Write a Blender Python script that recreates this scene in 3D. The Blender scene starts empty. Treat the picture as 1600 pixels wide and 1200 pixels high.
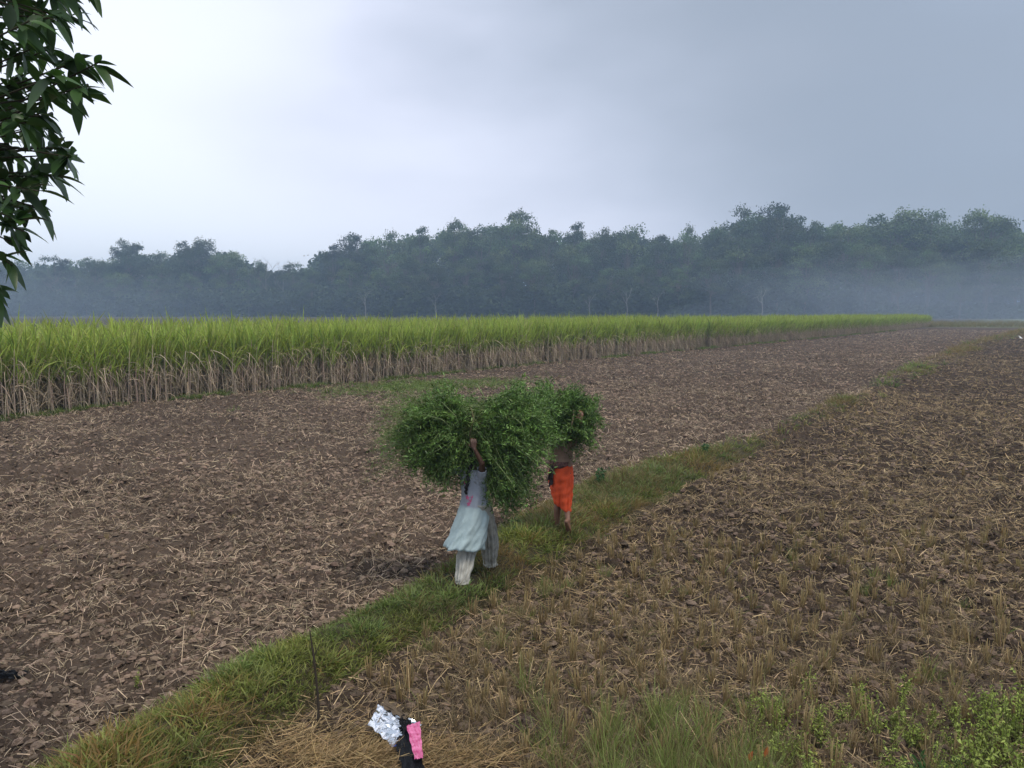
import bpy, bmesh, math, random
import numpy as np
from mathutils import Vector

# ------------------------------------------------------------------ camera, sky, sun, exposure
random.seed(7)
rng = np.random.default_rng(11)
S = bpy.context.scene
COL = S.collection
CAM_H = 3.2
PITCH = math.atan(118 / 1200)
cam = bpy.data.cameras.new("camera"); cam.lens = 27; cam.sensor_width = 36
cam.clip_start = 0.05; cam.clip_end = 6000
camo = bpy.data.objects.new("camera", cam); COL.objects.link(camo)
camo.location = (0, 0, CAM_H); camo.rotation_euler = (math.pi / 2 - PITCH, 0, 0)
S.camera = camo
S.view_settings.view_transform = 'Standard'; S.view_settings.look = 'None'
S.view_settings.exposure = 0.5; S.view_settings.gamma = 1
S.cycles.max_bounces = 5; S.cycles.diffuse_bounces = 2; S.cycles.transmission_bounces = 3
S.cycles.transparent_max_bounces = 4; S.cycles.volume_bounces = 0
S.cycles.use_denoising = True; S.cycles.use_adaptive_sampling = False

SUN_EL, SUN_AZ = math.radians(66), math.radians(130)      # azimuth from +Y towards +X
w = bpy.data.worlds.new("World"); S.world = w; w.use_nodes = True
nt = w.node_tree; nt.nodes.clear()
def N(t, **kw):
    n = nt.nodes.new(t)
    for k, v in kw.items(): setattr(n, k, v)
    return n
def L(a, b): nt.links.new(a, b)
out = N('ShaderNodeOutputWorld'); bg = N('ShaderNodeBackground')
tc = N('ShaderNodeTexCoord'); sep = N('ShaderNodeSeparateXYZ'); L(tc.outputs['Generated'], sep.inputs[0])
mp = N('ShaderNodeMapping'); mp.inputs['Scale'].default_value = (1.0, 1.0, 2.6); L(tc.outputs['Generated'], mp.inputs[0])
nz = N('ShaderNodeTexNoise'); nz.inputs['Scale'].default_value = 1.9; nz.inputs['Detail'].default_value = 5
nz.inputs['Roughness'].default_value = 0.45; L(mp.outputs[0], nz.inputs['Vector'])
def M(op, a, b=None, c=None):
    n = N('ShaderNodeMath', operation=op)
    for i, v in enumerate((a, b, c)):
        if v is None: continue
        if isinstance(v, (int, float)): n.inputs[i].default_value = v
        else: L(v, n.inputs[i])
    return n.outputs[0]
t1 = M('ADD', M('MULTIPLY', sep.outputs[0], 0.90), M('MULTIPLY', sep.outputs[2], 0.95))
t1 = M('ADD', t1, M('MULTIPLY', M('SUBTRACT', nz.outputs['Fac'], 0.5), 0.60))
t1 = M('ADD', M('MULTIPLY', t1, 0.80), 0.32)
rp = N('ShaderNodeValToRGB'); L(t1, rp.inputs[0])
cr = rp.color_ramp; cr.interpolation = 'B_SPLINE'
cr.elements[0].position = 0.0; cr.elements[0].color = (0.80, 0.85, 0.93, 1)
cr.elements[1].position = 1.0; cr.elements[1].color = (0.30, 0.35, 0.44, 1)
for p, c in ((0.22, (0.79, 0.83, 0.93, 1)), (0.42, (0.66, 0.69, 0.82, 1)), (0.56, (0.42, 0.465, 0.565, 1)), (0.70, (0.285, 0.325, 0.395, 1)), (0.86, (0.245, 0.29, 0.36, 1))):
    e = cr.elements.new(p); e.color = c
# an overcast sky is brighter overhead, behind the veil of cloud
up = M('SMOOTH_MIN', M('MAXIMUM', M('SUBTRACT', sep.outputs[2], 0.42), 0.0), 0.45, 0.1)
gain = M('ADD', M('MULTIPLY', up, 1.2), 1.0)
sky = N('ShaderNodeTexSky', sky_type='NISHITA'); sky.sun_disc = False
sky.sun_elevation = SUN_EL; sky.sun_rotation = SUN_AZ; sky.dust_density = 4
sc_ = N('ShaderNodeMix', data_type='RGBA', blend_type='MULTIPLY'); sc_.inputs[0].default_value = 1
L(rp.outputs[0], sc_.inputs[6])
comb = N('ShaderNodeCombineColor')
for i in range(3): L(gain, comb.inputs[i])
L(comb.outputs[0], sc_.inputs[7])
mx = N('ShaderNodeMix', data_type='RGBA', blend_type='ADD'); mx.inputs[0].default_value = 0.010
L(sc_.outputs[2], mx.inputs[6]); L(sky.outputs[0], mx.inputs[7])
L(mx.outputs[2], bg.inputs[0]); bg.inputs[1].default_value = 0.95
L(bg.outputs[0], out.inputs[0])

sl = bpy.data.lights.new("sun", 'SUN'); sl.energy = 1.8; sl.angle = math.radians(22); sl.color = (1.0, 0.93, 0.82)
so = bpy.data.objects.new("sun", sl); COL.objects.link(so)
sd = Vector((math.sin(SUN_AZ) * math.cos(SUN_EL), math.cos(SUN_AZ) * math.cos(SUN_EL), math.sin(SUN_EL)))
so.rotation_euler = sd.to_track_quat('Z', 'Y').to_euler(); so.location = (10, -20, 60)

# ------------------------------------------------------------------ pixel helpers (photo pixels, 1600 x 1200)
cp, sp = math.cos(PITCH), math.sin(PITCH)
def ray(px, py):
    a, b = (px - 800) / 1200, (600 - py) / 1200
    return np.array([a, cp + b * sp, -sp + b * cp])
def G(px, py, z=0.0):
    d = ray(px, py); k = (z - CAM_H) / d[2]
    return np.array([d[0] * k, d[1] * k, z])
def AT(px, py, Y):
    d = ray(px, py); k = Y / d[1]
    return np.array([d[0] * k, Y, CAM_H + d[2] * k])
def PX(x, y, z):
    dy, dz = y, z - CAM_H
    f = dy * cp - dz * sp; u = dy * sp + dz * cp
    return 800 + 1200 * x / f, 600 - 1200 * u / f

# ------------------------------------------------------------------ numpy noise
TAB = rng.random((256, 256))
def vnoise(x, y, s):
    x = np.asarray(x) / s; y = np.asarray(y) / s
    xi = np.floor(x).astype(np.int64); yi = np.floor(y).astype(np.int64)
    fx = x - xi; fy = y - yi
    fx = fx * fx * (3 - 2 * fx); fy = fy * fy * (3 - 2 * fy)
    g = lambda a, b: TAB[a & 255, b & 255]
    return (g(xi, yi) * (1 - fx) + g(xi + 1, yi) * fx) * (1 - fy) + (g(xi, yi + 1) * (1 - fx) + g(xi + 1, yi + 1) * fx) * fy
def fbm(x, y, s, o=4):
    v = 0; a = 0.5; t = 0
    for i in range(o):
        v = v + a * vnoise(x + 17.3 * i, y - 9.1 * i, s / 2 ** i); t += a; a *= 0.55
    return v / t
R1, R2, R3, R4 = (rng.random((256, 256)) for _ in range(4))
def clods(x, y, s, amp, keep=1.0):
    wx = x + (vnoise(x, y, s * .6) - .5) * s * .7; wy = y + (vnoise(y + 5, x, s * .6) - .5) * s * .7
    u = wx / s; v = wy / s
    ui = np.floor(u).astype(np.int64); vi = np.floor(v).astype(np.int64)
    h = np.zeros_like(u)
    for a in (-1, 0, 1):
        for b in (-1, 0, 1):
            A = (ui + a) & 255; B = (vi + b) & 255
            dx = (ui + a + R1[A, B]) - u; dy = (vi + b + R2[A, B]) - v
            rad = .38 + .5 * R3[A, B]
            k = np.sqrt(np.maximum(0, 1 - (dx * dx + dy * dy) / rad ** 2)) * (.35 + .65 * R4[A, B]) * (R3[B, A] < keep)
            h = np.maximum(h, k)
    return h * amp
def sstep(a, b, x):
    t = np.clip((x - a) / (b - a), 0, 1); return t * t * (3 - 2 * t)

# ------------------------------------------------------------------ ground plan
bund_px = [(-150, 1420), (170, 1235), (325, 1138), (445, 1060), (560, 1003), (665, 955), (760, 895), (890, 815), (985, 765), (1080, 728), (1190, 690),
           (1270, 655), (1330, 630), (1430, 582), (1540, 536), (1640, 508)]
BUND = np.array([G(a, b)[:2] for a, b in bund_px])
BHW = np.array([.62, .56, .52, .50, .47, .45, .50, .80, .85, .75, .40, .34, .5, .8, 1.2, 1.5])
def bund(x, y):
    """distance from the ridge's middle divided by its half width, and its half width"""
    best = np.full(np.shape(x), 1e9); hw = np.ones(np.shape(x)); side = np.zeros(np.shape(x))
    for i in range(len(BUND) - 1):
        a, b = BUND[i], BUND[i + 1]; d = b - a; l2 = d @ d
        t = ((x - a[0]) * d[0] + (y - a[1]) * d[1]) / l2
        t = np.clip(t, 0, 1)
        ex = x - a[0] - t * d[0]; ey = y - a[1] - t * d[1]
        w_ = BHW[i] * (1 - t) + BHW[i + 1] * t
        q = np.hypot(ex, ey); m = q / w_ < best
        best = np.where(m, q / w_, best); hw = np.where(m, w_, hw)
        side = np.where(m, np.sign(d[0] * ey - d[1] * ex), side)      # +1 = left of the ridge
    return best, hw, side
cane_px = [(0, 655), (200, 633), (400, 613), (600, 593), (750, 578), (900, 563), (1100, 545), (1300, 526), (1400, 516), (1452, 510)]
CANE = [G(a, b)[:2] for a, b in cane_px]
d0 = CANE[0] - CANE[1]; d0 = d0 / np.hypot(*d0)
CANE = np.array([CANE[0] + d0 * 14, *CANE])
seg = np.diff(CANE, axis=0); seglen = np.hypot(seg[:, 0], seg[:, 1]); cum = np.concatenate([[0], np.cumsum(seglen)])
def cane_at(s, off):
    """point at arc length s along the field's front edge, off metres into the field"""
    i = np.clip(np.searchsorted(cum, s) - 1, 0, len(seg) - 1)
    t = (s - cum[i]) / seglen[i]; p = CANE[i] + seg[i] * t[..., None]
    n = np.stack([-seg[i][..., 1], seg[i][..., 0]], -1) / seglen[i][..., None]
    return p + n * off[..., None]
def cane_side(x, y):
    best = np.full(np.shape(x), 1e9); s = np.zeros(np.shape(x))
    for i in range(len(seg)):
        a, d = CANE[i], seg[i]; t = np.clip(((x - a[0]) * d[0] + (y - a[1]) * d[1]) / (d @ d), 0, 1)
        ex = x - a[0] - t * d[0]; ey = y - a[1] - t * d[1]; q = np.hypot(ex, ey); m = q < best
        best = np.where(m, q, best); s = np.where(m, np.sign(d[0] * ey - d[1] * ex), s)
    return best * s
def H(x, y, fine=True):
    x = np.asarray(x, float); y = np.asarray(y, float)
    r = np.hypot(x, y)
    b, hw, side = bund(x, y)
    ridge = (1 - sstep(.25, 1.25, b)) * (.16 + .06 * vnoise(x, y, .5))
    nearbund = (1 - sstep(.7, 1.3, b)) * (1 - .75 * sstep(16.5, 19, y))
    z = ridge + (fbm(x, y, 3.5, 2) - .5) * .10 * (1 - nearbund)
    fade = 1 - sstep(60, 150, r)
    rough = (1 - .85 * nearbund) * (.25 + .75 * fade)
    rough = rough * (.62 + .75 * vnoise(x - 9, y + 3, 1.9))
    rough = rough * np.where(side < 0, .55 + .45 * sstep(6.5, 10, r), 1.0)
    z = z + clods(x, y, .36, .085, .5) * rough + clods(x + 3, y + 7, .15, .085, .8) * rough
    z = z + (clods(x - 5, y + 2, .06, .034, .85) * rough if fine else 0)
    z = z + .30 * sstep(134, 139, y) * (1 - sstep(141, 150, y)) * sstep(20, 60, x)
    return z - .05
SHADE_FLAT = False

# ------------------------------------------------------------------ mesh helpers
class Geo:
    """collects quads with a colour per vertex"""
    def __init__(s): s.v = []; s.f = []; s.c = []; s.n = 0
    def add(s, v, f, c):
        v = np.asarray(v, float).reshape(-1, 3); s.v.append(v); s.f.append(np.asarray(f).reshape(-1, 4) + s.n)
        c = np.asarray(c, float)
        if c.ndim == 1: c = np.broadcast_to(c, (len(v), 3))
        s.c.append(c.reshape(-1, 3)); s.n += len(v)
    def arrays(s): return np.concatenate(s.v), np.concatenate(s.f), np.concatenate(s.c)
    def mesh(s, name, mat, smooth=False):
        v, f, c = s.arrays(); return quads(name, v, f, c, mat, smooth)
def quads(name, v, f, c, mat, smooth=False):
    me = bpy.data.meshes.new(name)
    me.vertices.add(len(v)); me.vertices.foreach_set('co', np.ascontiguousarray(v, dtype=np.float32).ravel())
    me.loops.add(f.size); me.loops.foreach_set('vertex_index', np.ascontiguousarray(f, dtype=np.int32).ravel())
    me.polygons.add(len(f)); me.polygons.foreach_set('loop_start', np.arange(0, f.size, 4, dtype=np.int32))
    me.polygons.foreach_set('use_smooth', np.full(len(f), smooth))
    me.update(calc_edges=True)
    if c is not None:
        a = me.attributes.new('tone', 'FLOAT_COLOR', 'POINT')
        a.data.foreach_set('color', np.concatenate([c, np.ones((len(c), 1))], 1).astype(np.float32).ravel())
    me.materials.append(mat)
    return me
def obj(name, me, parent=None):
    o = bpy.data.objects.new(name, me); COL.objects.link(o)
    if parent is not None: o.parent = parent
    return o
def tag(o, label=None, cat=None, group=None, kind=None):
    if label: o['label'] = label
    if cat: o['category'] = cat
    if group: o['group'] = group
    if kind: o['kind'] = kind
    return o
def thing(name, loc, label, cat, group=None, rz=0):
    o = bpy.data.objects.new(name, None); COL.objects.link(o); o.location = loc; o.rotation_euler = (0, 0, rz)
    o.empty_display_size = .2
    return tag(o, label, cat, group)
def copy_tree(o, parent=None):
    kids = [c for c in o.children]
    c = o.copy(); COL.objects.link(c); c.parent = parent
    for k in kids: copy_tree(k, c)
    return c
def unit(v): return v / np.maximum(np.linalg.norm(v, axis=-1, keepdims=True), 1e-9)
def ribbons(g, P, D, Ln, Wd, bend, prof, c0, c1=None, side=None, fold=0):
    """N tapering blades: start P, direction D, length Ln, width Wd, tip pulled by bend, width profile prof"""
    n = len(P); k = len(prof) - 1
    D = unit(D); t = np.linspace(0, 1, k + 1)
    C = P[:, None] + D[:, None] * (Ln[:, None] * t)[..., None] + bend[:, None] * (t ** 2)[None, :, None]
    if side is None: side = rng.normal(size=(n, 3))
    Sd = unit(np.cross(D, side))
    wv = (Wd[:, None] * np.asarray(prof)[None])[..., None] * Sd[:, None] * .5
    c0 = np.broadcast_to(c0, (n, 3)); c1 = c0 if c1 is None else np.broadcast_to(c1, (n, 3))
    cc = c0[:, None] * (1 - t)[None, :, None] + c1[:, None] * t[None, :, None]
    if not fold:
        V = np.stack([C - wv, C + wv], 2).reshape(-1, 3)
        j = np.arange(k)
        F = np.stack([2 * j, 2 * j + 1, 2 * j + 3, 2 * j + 2], -1)
        F = (F[None] + (np.arange(n) * 2 * (k + 1))[:, None, None]).reshape(-1, 4)
        g.add(V, F, np.repeat(cc, 2, axis=1).reshape(-1, 3))
    else:
        nn = unit(np.cross(Sd, D))[:, None] * (Wd[:, None] * np.asarray(prof)[None])[..., None] * fold
        V = np.stack([C - wv + nn, C, C + wv + nn], 2).reshape(-1, 3)
        j = np.arange(k)
        F = np.concatenate([np.stack([3 * j + q, 3 * j + 1 + q, 3 * j + 4 + q, 3 * j + 3 + q], -1) for q in (0, 1)])
        F = (F[None] + (np.arange(n) * 3 * (k + 1))[:, None, None]).reshape(-1, 4)
        g.add(V, F, np.repeat(cc, 3, axis=1).reshape(-1, 3))
def tube(g, pts, rad, col, ns=6):
    pts = np.asarray(pts, float); m = len(pts)
    rad = np.broadcast_to(rad, (m,)).astype(float)
    T = unit(np.gradient(pts, axis=0)); ref = np.array([.31, .95, .05]) if abs(T[0][2]) > .7 else np.array([.1, .2, 1.])
    A = unit(np.cross(T, ref)); B = np.cross(T, A)
    an = np.linspace(0, 2 * np.pi, ns, endpoint=False)
    V = pts[:, None] + rad[:, None, None] * (np.cos(an)[None, :, None] * A[:, None] + np.sin(an)[None, :, None] * B[:, None])
    i, j = np.meshgrid(np.arange(m - 1), np.arange(ns), indexing='ij'); j2 = (j + 1) % ns
    F = np.stack([i * ns + j, i * ns + j2, (i + 1) * ns + j2, (i + 1) * ns + j], -1).reshape(-1, 4)
    g.add(V.reshape(-1, 3), F, np.asarray(col, float))
def stamp(g, tpl, pos, rz, sc, tint=None, lean=None):
    """N turned, scaled, tinted copies of a template (v, f, c)"""
    v, f, c = tpl; n = len(pos)
    sc = np.asarray(sc, float)
    if sc.ndim == 1: sc = np.repeat(sc[:, None], 3, 1)
    W = v[None] * sc[:, None]
    if lean is not None: W = W + np.stack([lean[:, 0, None] * W[..., 2], lean[:, 1, None] * W[..., 2], 0 * W[..., 2]], -1)
    cs, sn = np.cos(rz)[:, None], np.sin(rz)[:, None]
    X = W[..., 0] * cs - W[..., 1] * sn; Y = W[..., 0] * sn + W[..., 1] * cs
    V = np.stack([X, Y, W[..., 2]], -1) + pos[:, None]
    F = f[None] + (np.arange(n) * len(v))[:, None, None]
    C = np.broadcast_to(c[None], (n, len(v), 3))
    if tint is not None: C = C * tint[:, None]
    g.add(V.reshape(-1, 3), F.reshape(-1, 4), C.reshape(-1, 3))
def U(a, b, n): return rng.uniform(a, b, n)
def vary(col, n, amt=.2, hue=.06):
    k = 1 + U(-amt, amt, n)[:, None] + rng.uniform(-hue, hue, (n, 3)); return np.clip(np.asarray(col)[None] * k, 0, 1)

# ------------------------------------------------------------------ materials
def new_mat(name):
    m = bpy.data.materials.new(name); m.use_nodes = True; m.node_tree.nodes.clear(); return m, m.node_tree
def leaf_mat(name, rough=.6, trans=.35, spec=.3, mottle=0.25, scale=30):
    m, t = new_mat(name); n = t.nodes.new; l = t.links.new
    a = n('ShaderNodeAttribute'); a.attribute_name = 'tone'
    no = n('ShaderNodeTexNoise'); no.inputs['Scale'].default_value = scale; no.inputs['Detail'].default_value = 2
    co = n('ShaderNodeTexCoord'); l(co.outputs['Object'], no.inputs['Vector'])
    mr = n('ShaderNodeMapRange'); mr.inputs[3].default_value = 1 - mottle; mr.inputs[4].default_value = 1 + mottle; l(no.outputs['Fac'], mr.inputs[0])
    mu = n('ShaderNodeVectorMath'); mu.operation = 'SCALE'; l(a.outputs['Color'], mu.inputs[0]); l(mr.outputs[0], mu.inputs['Scale'])
    p = n('ShaderNodeBsdfPrincipled'); l(mu.outputs[0], p.inputs['Base Color']); p.inputs['Roughness'].default_value = rough
    p.inputs['Specular IOR Level'].default_value = spec
    o = n('ShaderNodeOutputMaterial')
    if trans > 0:
        tr = n('ShaderNodeBsdfTranslucent'); tg = n('ShaderNodeVectorMath'); tg.operation = 'MULTIPLY'
        tg.inputs[1].default_value = (1.1, 1.25, .7); l(mu.outputs[0], tg.inputs[0]); l(tg.outputs[0], tr.inputs['Color'])
        ms = n('ShaderNodeMixShader'); ms.inputs[0].default_value = trans
        l(p.outputs[0], ms.inputs[1]); l(tr.outputs[0], ms.inputs[2]); l(ms.outputs[0], o.inputs[0])
    else: l(p.outputs[0], o.inputs[0])
    return m
def plain_mat(name, col, rough=.8, var=.2, scale=20, metal=0, bump=0, col2=None, spec=.4):
    m, t = new_mat(name); n = t.nodes.new; l = t.links.new
    co = n('ShaderNodeTexCoord'); no = n('ShaderNodeTexNoise'); no.inputs['Scale'].default_value = scale; no.inputs['Detail'].default_value = 4
    l(co.outputs['Object'], no.inputs['Vector'])
    r = n('ShaderNodeValToRGB'); l(no.outputs['Fac'], r.inputs[0])
    c = np.array(col); c2 = np.array(col2) if col2 is not None else c * (1 + var)
    r.color_ramp.elements[0].position = .3; r.color_ramp.elements[0].color = (*np.clip(c * (1 - var), 0, 1), 1)
    r.color_ramp.elements[1].position = .7; r.color_ramp.elements[1].color = (*np.clip(c2, 0, 1), 1)
    p = n('ShaderNodeBsdfPrincipled'); l(r.outputs[0], p.inputs['Base Color']); p.inputs['Roughness'].default_value = rough
    p.inputs['Metallic'].default_value = metal; p.inputs['Specular IOR Level'].default_value = spec
    if bump:
        b = n('ShaderNodeBump'); b.inputs['Strength'].default_value = bump; b.inputs['Distance'].default_value = .01
        l(no.outputs['Fac'], b.inputs['Height']); l(b.outputs[0], p.inputs['Normal'])
    o = n('ShaderNodeOutputMaterial'); l(p.outputs[0], o.inputs[0]); return m
M_LEAF = leaf_mat('leaf_blades', .55, .35)
M_CANE = leaf_mat('cane_leaves', .5, .38, .3, .2, 6)
M_STRAW = leaf_mat('straw', .75, .12, .25, .3, 25)
M_TREE = leaf_mat('tree_leaves', .7, .2, .15, .35, .25)
_t = M_TREE.node_tree; _oi = _t.nodes.new('ShaderNodeObjectInfo'); _mr = _t.nodes.new('ShaderNodeMapRange'); _mr.inputs[3].default_value = .55; _mr.inputs[4].default_value = 1.5
_mm = _t.nodes.new('ShaderNodeMath'); _mm.operation = 'MULTIPLY'; _sv = [q for q in _t.nodes if q.type == 'VECT_MATH' and q.operation == 'SCALE'][0]
_src = _sv.inputs['Scale'].links[0].from_socket; _t.links.new(_oi.outputs['Random'], _mr.inputs[0]); _t.links.new(_src, _mm.inputs[0]); _t.links.new(_mr.outputs[0], _mm.inputs[1]); _t.links.new(_mm.outputs[0], _sv.inputs['Scale'])
M_MANGO = leaf_mat('glossy_leaves', .38, .22, .5, .3, 9)
M_FODDER = leaf_mat('fodder_leaves', .5, .16, .35, .3, 12)
M_BARK = leaf_mat('bark', .9, 0, .1, .35, 6)
M_STALK = leaf_mat('stalks', .7, 0, .2, .25, 30)
M_SOIL, t = new_mat('soil'); n = t.nodes.new; l = t.links.new
a = n('ShaderNodeAttribute'); a.attribute_name = 'tone'
co = n('ShaderNodeTexCoord'); no = n('ShaderNodeTexNoise'); no.inputs['Scale'].default_value = 14; no.inputs['Detail'].default_value = 6; no.inputs['Roughness'].default_value = .7
l(co.outputs['Object'], no.inputs['Vector'])
mr = n('ShaderNodeMapRange'); mr.inputs[3].default_value = .55; mr.inputs[4].default_value = 1.45; l(no.outputs['Fac'], mr.inputs[0])
mu = n('ShaderNodeVectorMath'); mu.operation = 'SCALE'; l(a.outputs['Color'], mu.inputs[0]); l(mr.outputs[0], mu.inputs['Scale'])
p = n('ShaderNodeBsdfPrincipled'); l(mu.outputs[0], p.inputs['Base Color']); p.inputs['Roughness'].default_value = .95; p.inputs['Specular IOR Level'].default_value = .1
n2 = n('ShaderNodeTexNoise'); n2.inputs['Scale'].default_value = 45; n2.inputs['Detail'].default_value = 5; l(co.outputs['Object'], n2.inputs['Vector'])
bp = n('ShaderNodeBump'); bp.inputs['Strength'].default_value = .8; bp.inputs['Distance'].default_value = .02
l(n2.outputs['Fac'], bp.inputs['Height']); l(bp.outputs[0], p.inputs['Normal'])
o_ = n('ShaderNodeOutputMaterial'); l(p.outputs[0], o_.inputs[0])

# ------------------------------------------------------------------ ground (one sheet, fine near the path, coarse far off)
rr = np.concatenate([[0.02, 1.2], 2.4 * 1.0041 ** np.arange(0, 1010), [165, 190, 240, 320, 450, 700, 1200, 2500]])
aa = np.concatenate([np.radians(np.linspace(-180, -46, 30, endpoint=False)), np.radians(np.linspace(-46, 46, 800, endpoint=False)), np.radians(np.linspace(46, 180, 31))])
RR, AA = np.meshgrid(rr, aa, indexing='ij')
X = RR * np.sin(AA); Y = RR * np.cos(AA)
Z = H(X, Y)
Z = np.where(RR > 155, -.05, Z); Z[:2] = 0
b, hw, side = bund(X, Y)
big = fbm(X, Y, 2.2, 3)[..., None]; big2 = fbm(X + 40, Y, .5, 3)[..., None]
cl = np.array([.078, .056, .041]) * (.8 + .4 * big) * (.75 + .5 * big2)
crt = np.array([.052, .037, .026]) * (.8 + .4 * big) * (.7 + .6 * big2)
cg = np.array([.050, .042, .023]) * (.7 + .6 * big2)
cfar = np.array([.13, .14, .075]) * (.8 + .4 * big)
sidew = sstep(-1.2, 1.2, b * side)[..., None]
Cc = cl * sidew + crt * (1 - sidew)
gw = (1 - sstep(.75, 1.15, b + (big2[..., 0] - .5) * .8))[..., None] * (1 - sstep(16.5, 19, Y))[..., None]
Cc = Cc * (1 - gw) + cg * gw
fw = sstep(128, 136, Y)[..., None]; Cc = Cc * (1 - fw) + cfar * fw
cs_ = cane_side(X, Y); iw = sstep(-.5, .6, cs_)[..., None] * (Y > 8)[..., None]
Cc = Cc * (1 - iw) + np.array([.07, .055, .035]) * iw
i, j = np.meshgrid(np.arange(len(rr) - 1), np.arange(len(aa) - 1), indexing='ij'); na = len(aa)
F = np.stack([i * na + j, (i + 1) * na + j, (i + 1) * na + j + 1, i * na + j + 1], -1).reshape(-1, 4)[:, ::-1]
me = quads('ground', np.stack([X, Y, Z], -1).reshape(-1, 3), F, Cc.reshape(-1, 3), M_SOIL, False)
tag(obj('ground', me), kind='structure')
del X, Y, Z, RR, AA, F, Cc, cs_, iw, fw

# fan-shaped scatter over the visible ground
def scatter(r0, r1, dens, spread=None):
    spread = spread or (54 if r0 < 10 else 46 if r0 < 20 else 42)
    area = math.radians(2 * spread) / 2 * (r1 * r1 - r0 * r0); n = int(area * dens)
    r = np.sqrt(U(r0 * r0, r1 * r1, n)); a = np.radians(U(-spread, spread, n))
    return r * np.sin(a), r * np.cos(a)

# ------------------------------------------------------------------ straw lying on the ploughed soil
g = Geo()
for (r0, r1, dens, wm, lm) in ((4.2, 9, 720, .85, 1.0), (9, 16, 520, 1.0, 1), (16, 32, 190, 1.5, 1.15), (32, 60, 46, 2.1, 1.4), (60, 135, 8, 3.2, 1.8)):
    x, y = scatter(r0, r1, dens); b, hw, side = bund(x, y)
    clump = fbm(x, y, .8, 3) + .35 * (fbm(x, y, 4, 2) - .5)
    b = b + 1.0 * (y > 17.5)
    k = (b > .9) & (cane_side(x, y) < -.2) & (rng.random(len(x)) * np.where(side < 0, .75, 1.5) < (.25 + sstep(.28, .72, clump))) & (y < 134)
    x, y, side = x[k], y[k], side[k]; n = len(x)
    an = U(0, 2 * np.pi, n); ln = (rng.gamma(2.6, .028, n) + .025) * lm; ln = np.where(side < 0, ln * 1.15, ln)
    z = H(x, y) + U(.006, .065, n); ca, sa = np.cos(an), np.sin(an)
    zm = H(x + ca * ln * .5, y + sa * ln * .5) + .006; ze = H(x + ca * ln, y + sa * ln) + U(.002, .03, n)
    ze = np.maximum(ze, 2 * zm - z)
    up = (ze - z) / ln; up = np.where(rng.random(n) < .10, U(.6, 2.6, n), np.clip(up, -.8, .9)); D = np.stack([ca, sa, up], -1)
    c = vary((.54, .41, .285), n, .45, .05); c = np.where((side < 0)[:, None], c * np.array([.86, .82, .66]), c); dark = rng.random(n) < .35; c[dark] *= .5
    bend = rng.normal(0, .12, (n, 3)) * ln[:, None]; bend[:, 2] = -np.abs(bend[:, 2]) * .6
    ribbons(g, np.stack([x, y, z], -1), D, ln, U(.0028, .0078, n) * wm, bend, (1, 1, .7), c)
tag(obj('straw_litter', g.mesh('straw_litter', M_STRAW)), 'pale broken straw strewn over the ploughed brown soil', 'straw', kind='stuff')

# clods of earth too small to count, standing proud of the furrows
def clod_template():
    an = np.linspace(0, 2 * np.pi, 6, endpoint=False); V = []
    for z, r_ in ((-.6, .75), (-.05, 1.1), (.45, .85), (.75, .35)):
        V.append(np.stack([r_ * np.cos(an), r_ * np.sin(an), z + 0 * an], -1))
    V = np.concatenate(V); V += rng.normal(0, .17, V.shape); F = []
    for q in range(3):
        for k in range(6): F.append([q * 6 + k, q * 6 + (k + 1) % 6, q * 6 + 6 + (k + 1) % 6, q * 6 + 6 + k])
    F += [[18, 19, 20, 21], [18, 21, 22, 23]]
    return V, np.array(F), np.ones((24, 3))
g = Geo()
for kk in range(6):
    tpl = clod_template()
    for (r0, r1, dens, s0, s1) in ((4.2, 9, 85, .005, .036), (9, 16, 50, .008, .040), (16, 35, 11, .016, .048), (35, 80, 1.6, .035, .07), (80, 134, .3, .06, .10)):
        x, y = scatter(r0, r1, dens); b, hw, side = bund(x, y)
        b = b + 1.0 * (y > 17.5); k = (b > 1.0) & (cane_side(x, y) < 0); x, y, side = x[k], y[k], side[k]; n = len(x)
        damp = .62 + .76 * fbm(x + 5, y, 3.1, 3); tint = vary((.192, .138, .100), n, .48, .03) * (damp * np.where(side < 0, .70, 1))[:, None]
        s = s0 + (s1 - s0) * rng.random(n) ** 3.2
        stamp(g, tpl, np.stack([x, y, H(x, y) + s * .25], -1), U(0, 6.28, n), np.stack([s * U(.7, 1.5, n), s * U(.7, 1.3, n), s * U(.6, 1.1, n)], -1), tint, rng.normal(0, .3, (n, 2)))
tag(obj('soil_clods', g.mesh('soil_clods', M_SOIL)), 'small dark clods of ploughed earth scattered over both fields', 'soil', kind='stuff')

# ------------------------------------------------------------------ grass templates
def tuft(nb, h, w_, spread, c0, c1, lean=.5, droop=.25, segs=(1, .8, .5, .05)):
    g = Geo(); an = U(0, 2 * np.pi, nb); r = spread * np.sqrt(rng.random(nb))
    P = np.stack([r * np.cos(an), r * np.sin(an), -.01 + 0 * r], -1)
    a2 = an + rng.normal(0, .9, nb); q = np.abs(rng.normal(0, lean, nb))
    D = np.stack([np.cos(a2) * q, np.sin(a2) * q, np.ones(nb)], -1)
    Ln = h * U(.5, 1.1, nb)
    B = np.stack([np.cos(a2), np.sin(a2), -1.2 + 0 * a2], -1) * (droop * Ln * U(.2, 1.2, nb))[:, None]
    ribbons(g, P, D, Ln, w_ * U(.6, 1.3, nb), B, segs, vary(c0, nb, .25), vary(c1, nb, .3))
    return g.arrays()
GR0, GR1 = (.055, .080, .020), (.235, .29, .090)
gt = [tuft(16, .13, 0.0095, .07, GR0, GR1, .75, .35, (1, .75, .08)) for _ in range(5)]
gt_dry = [tuft(12, .16, .006, .06, (.16, .12, .05), (.27, .21, .10), .6, .3, (1, .8, .1)) for _ in range(3)]
g = Geo()
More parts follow.
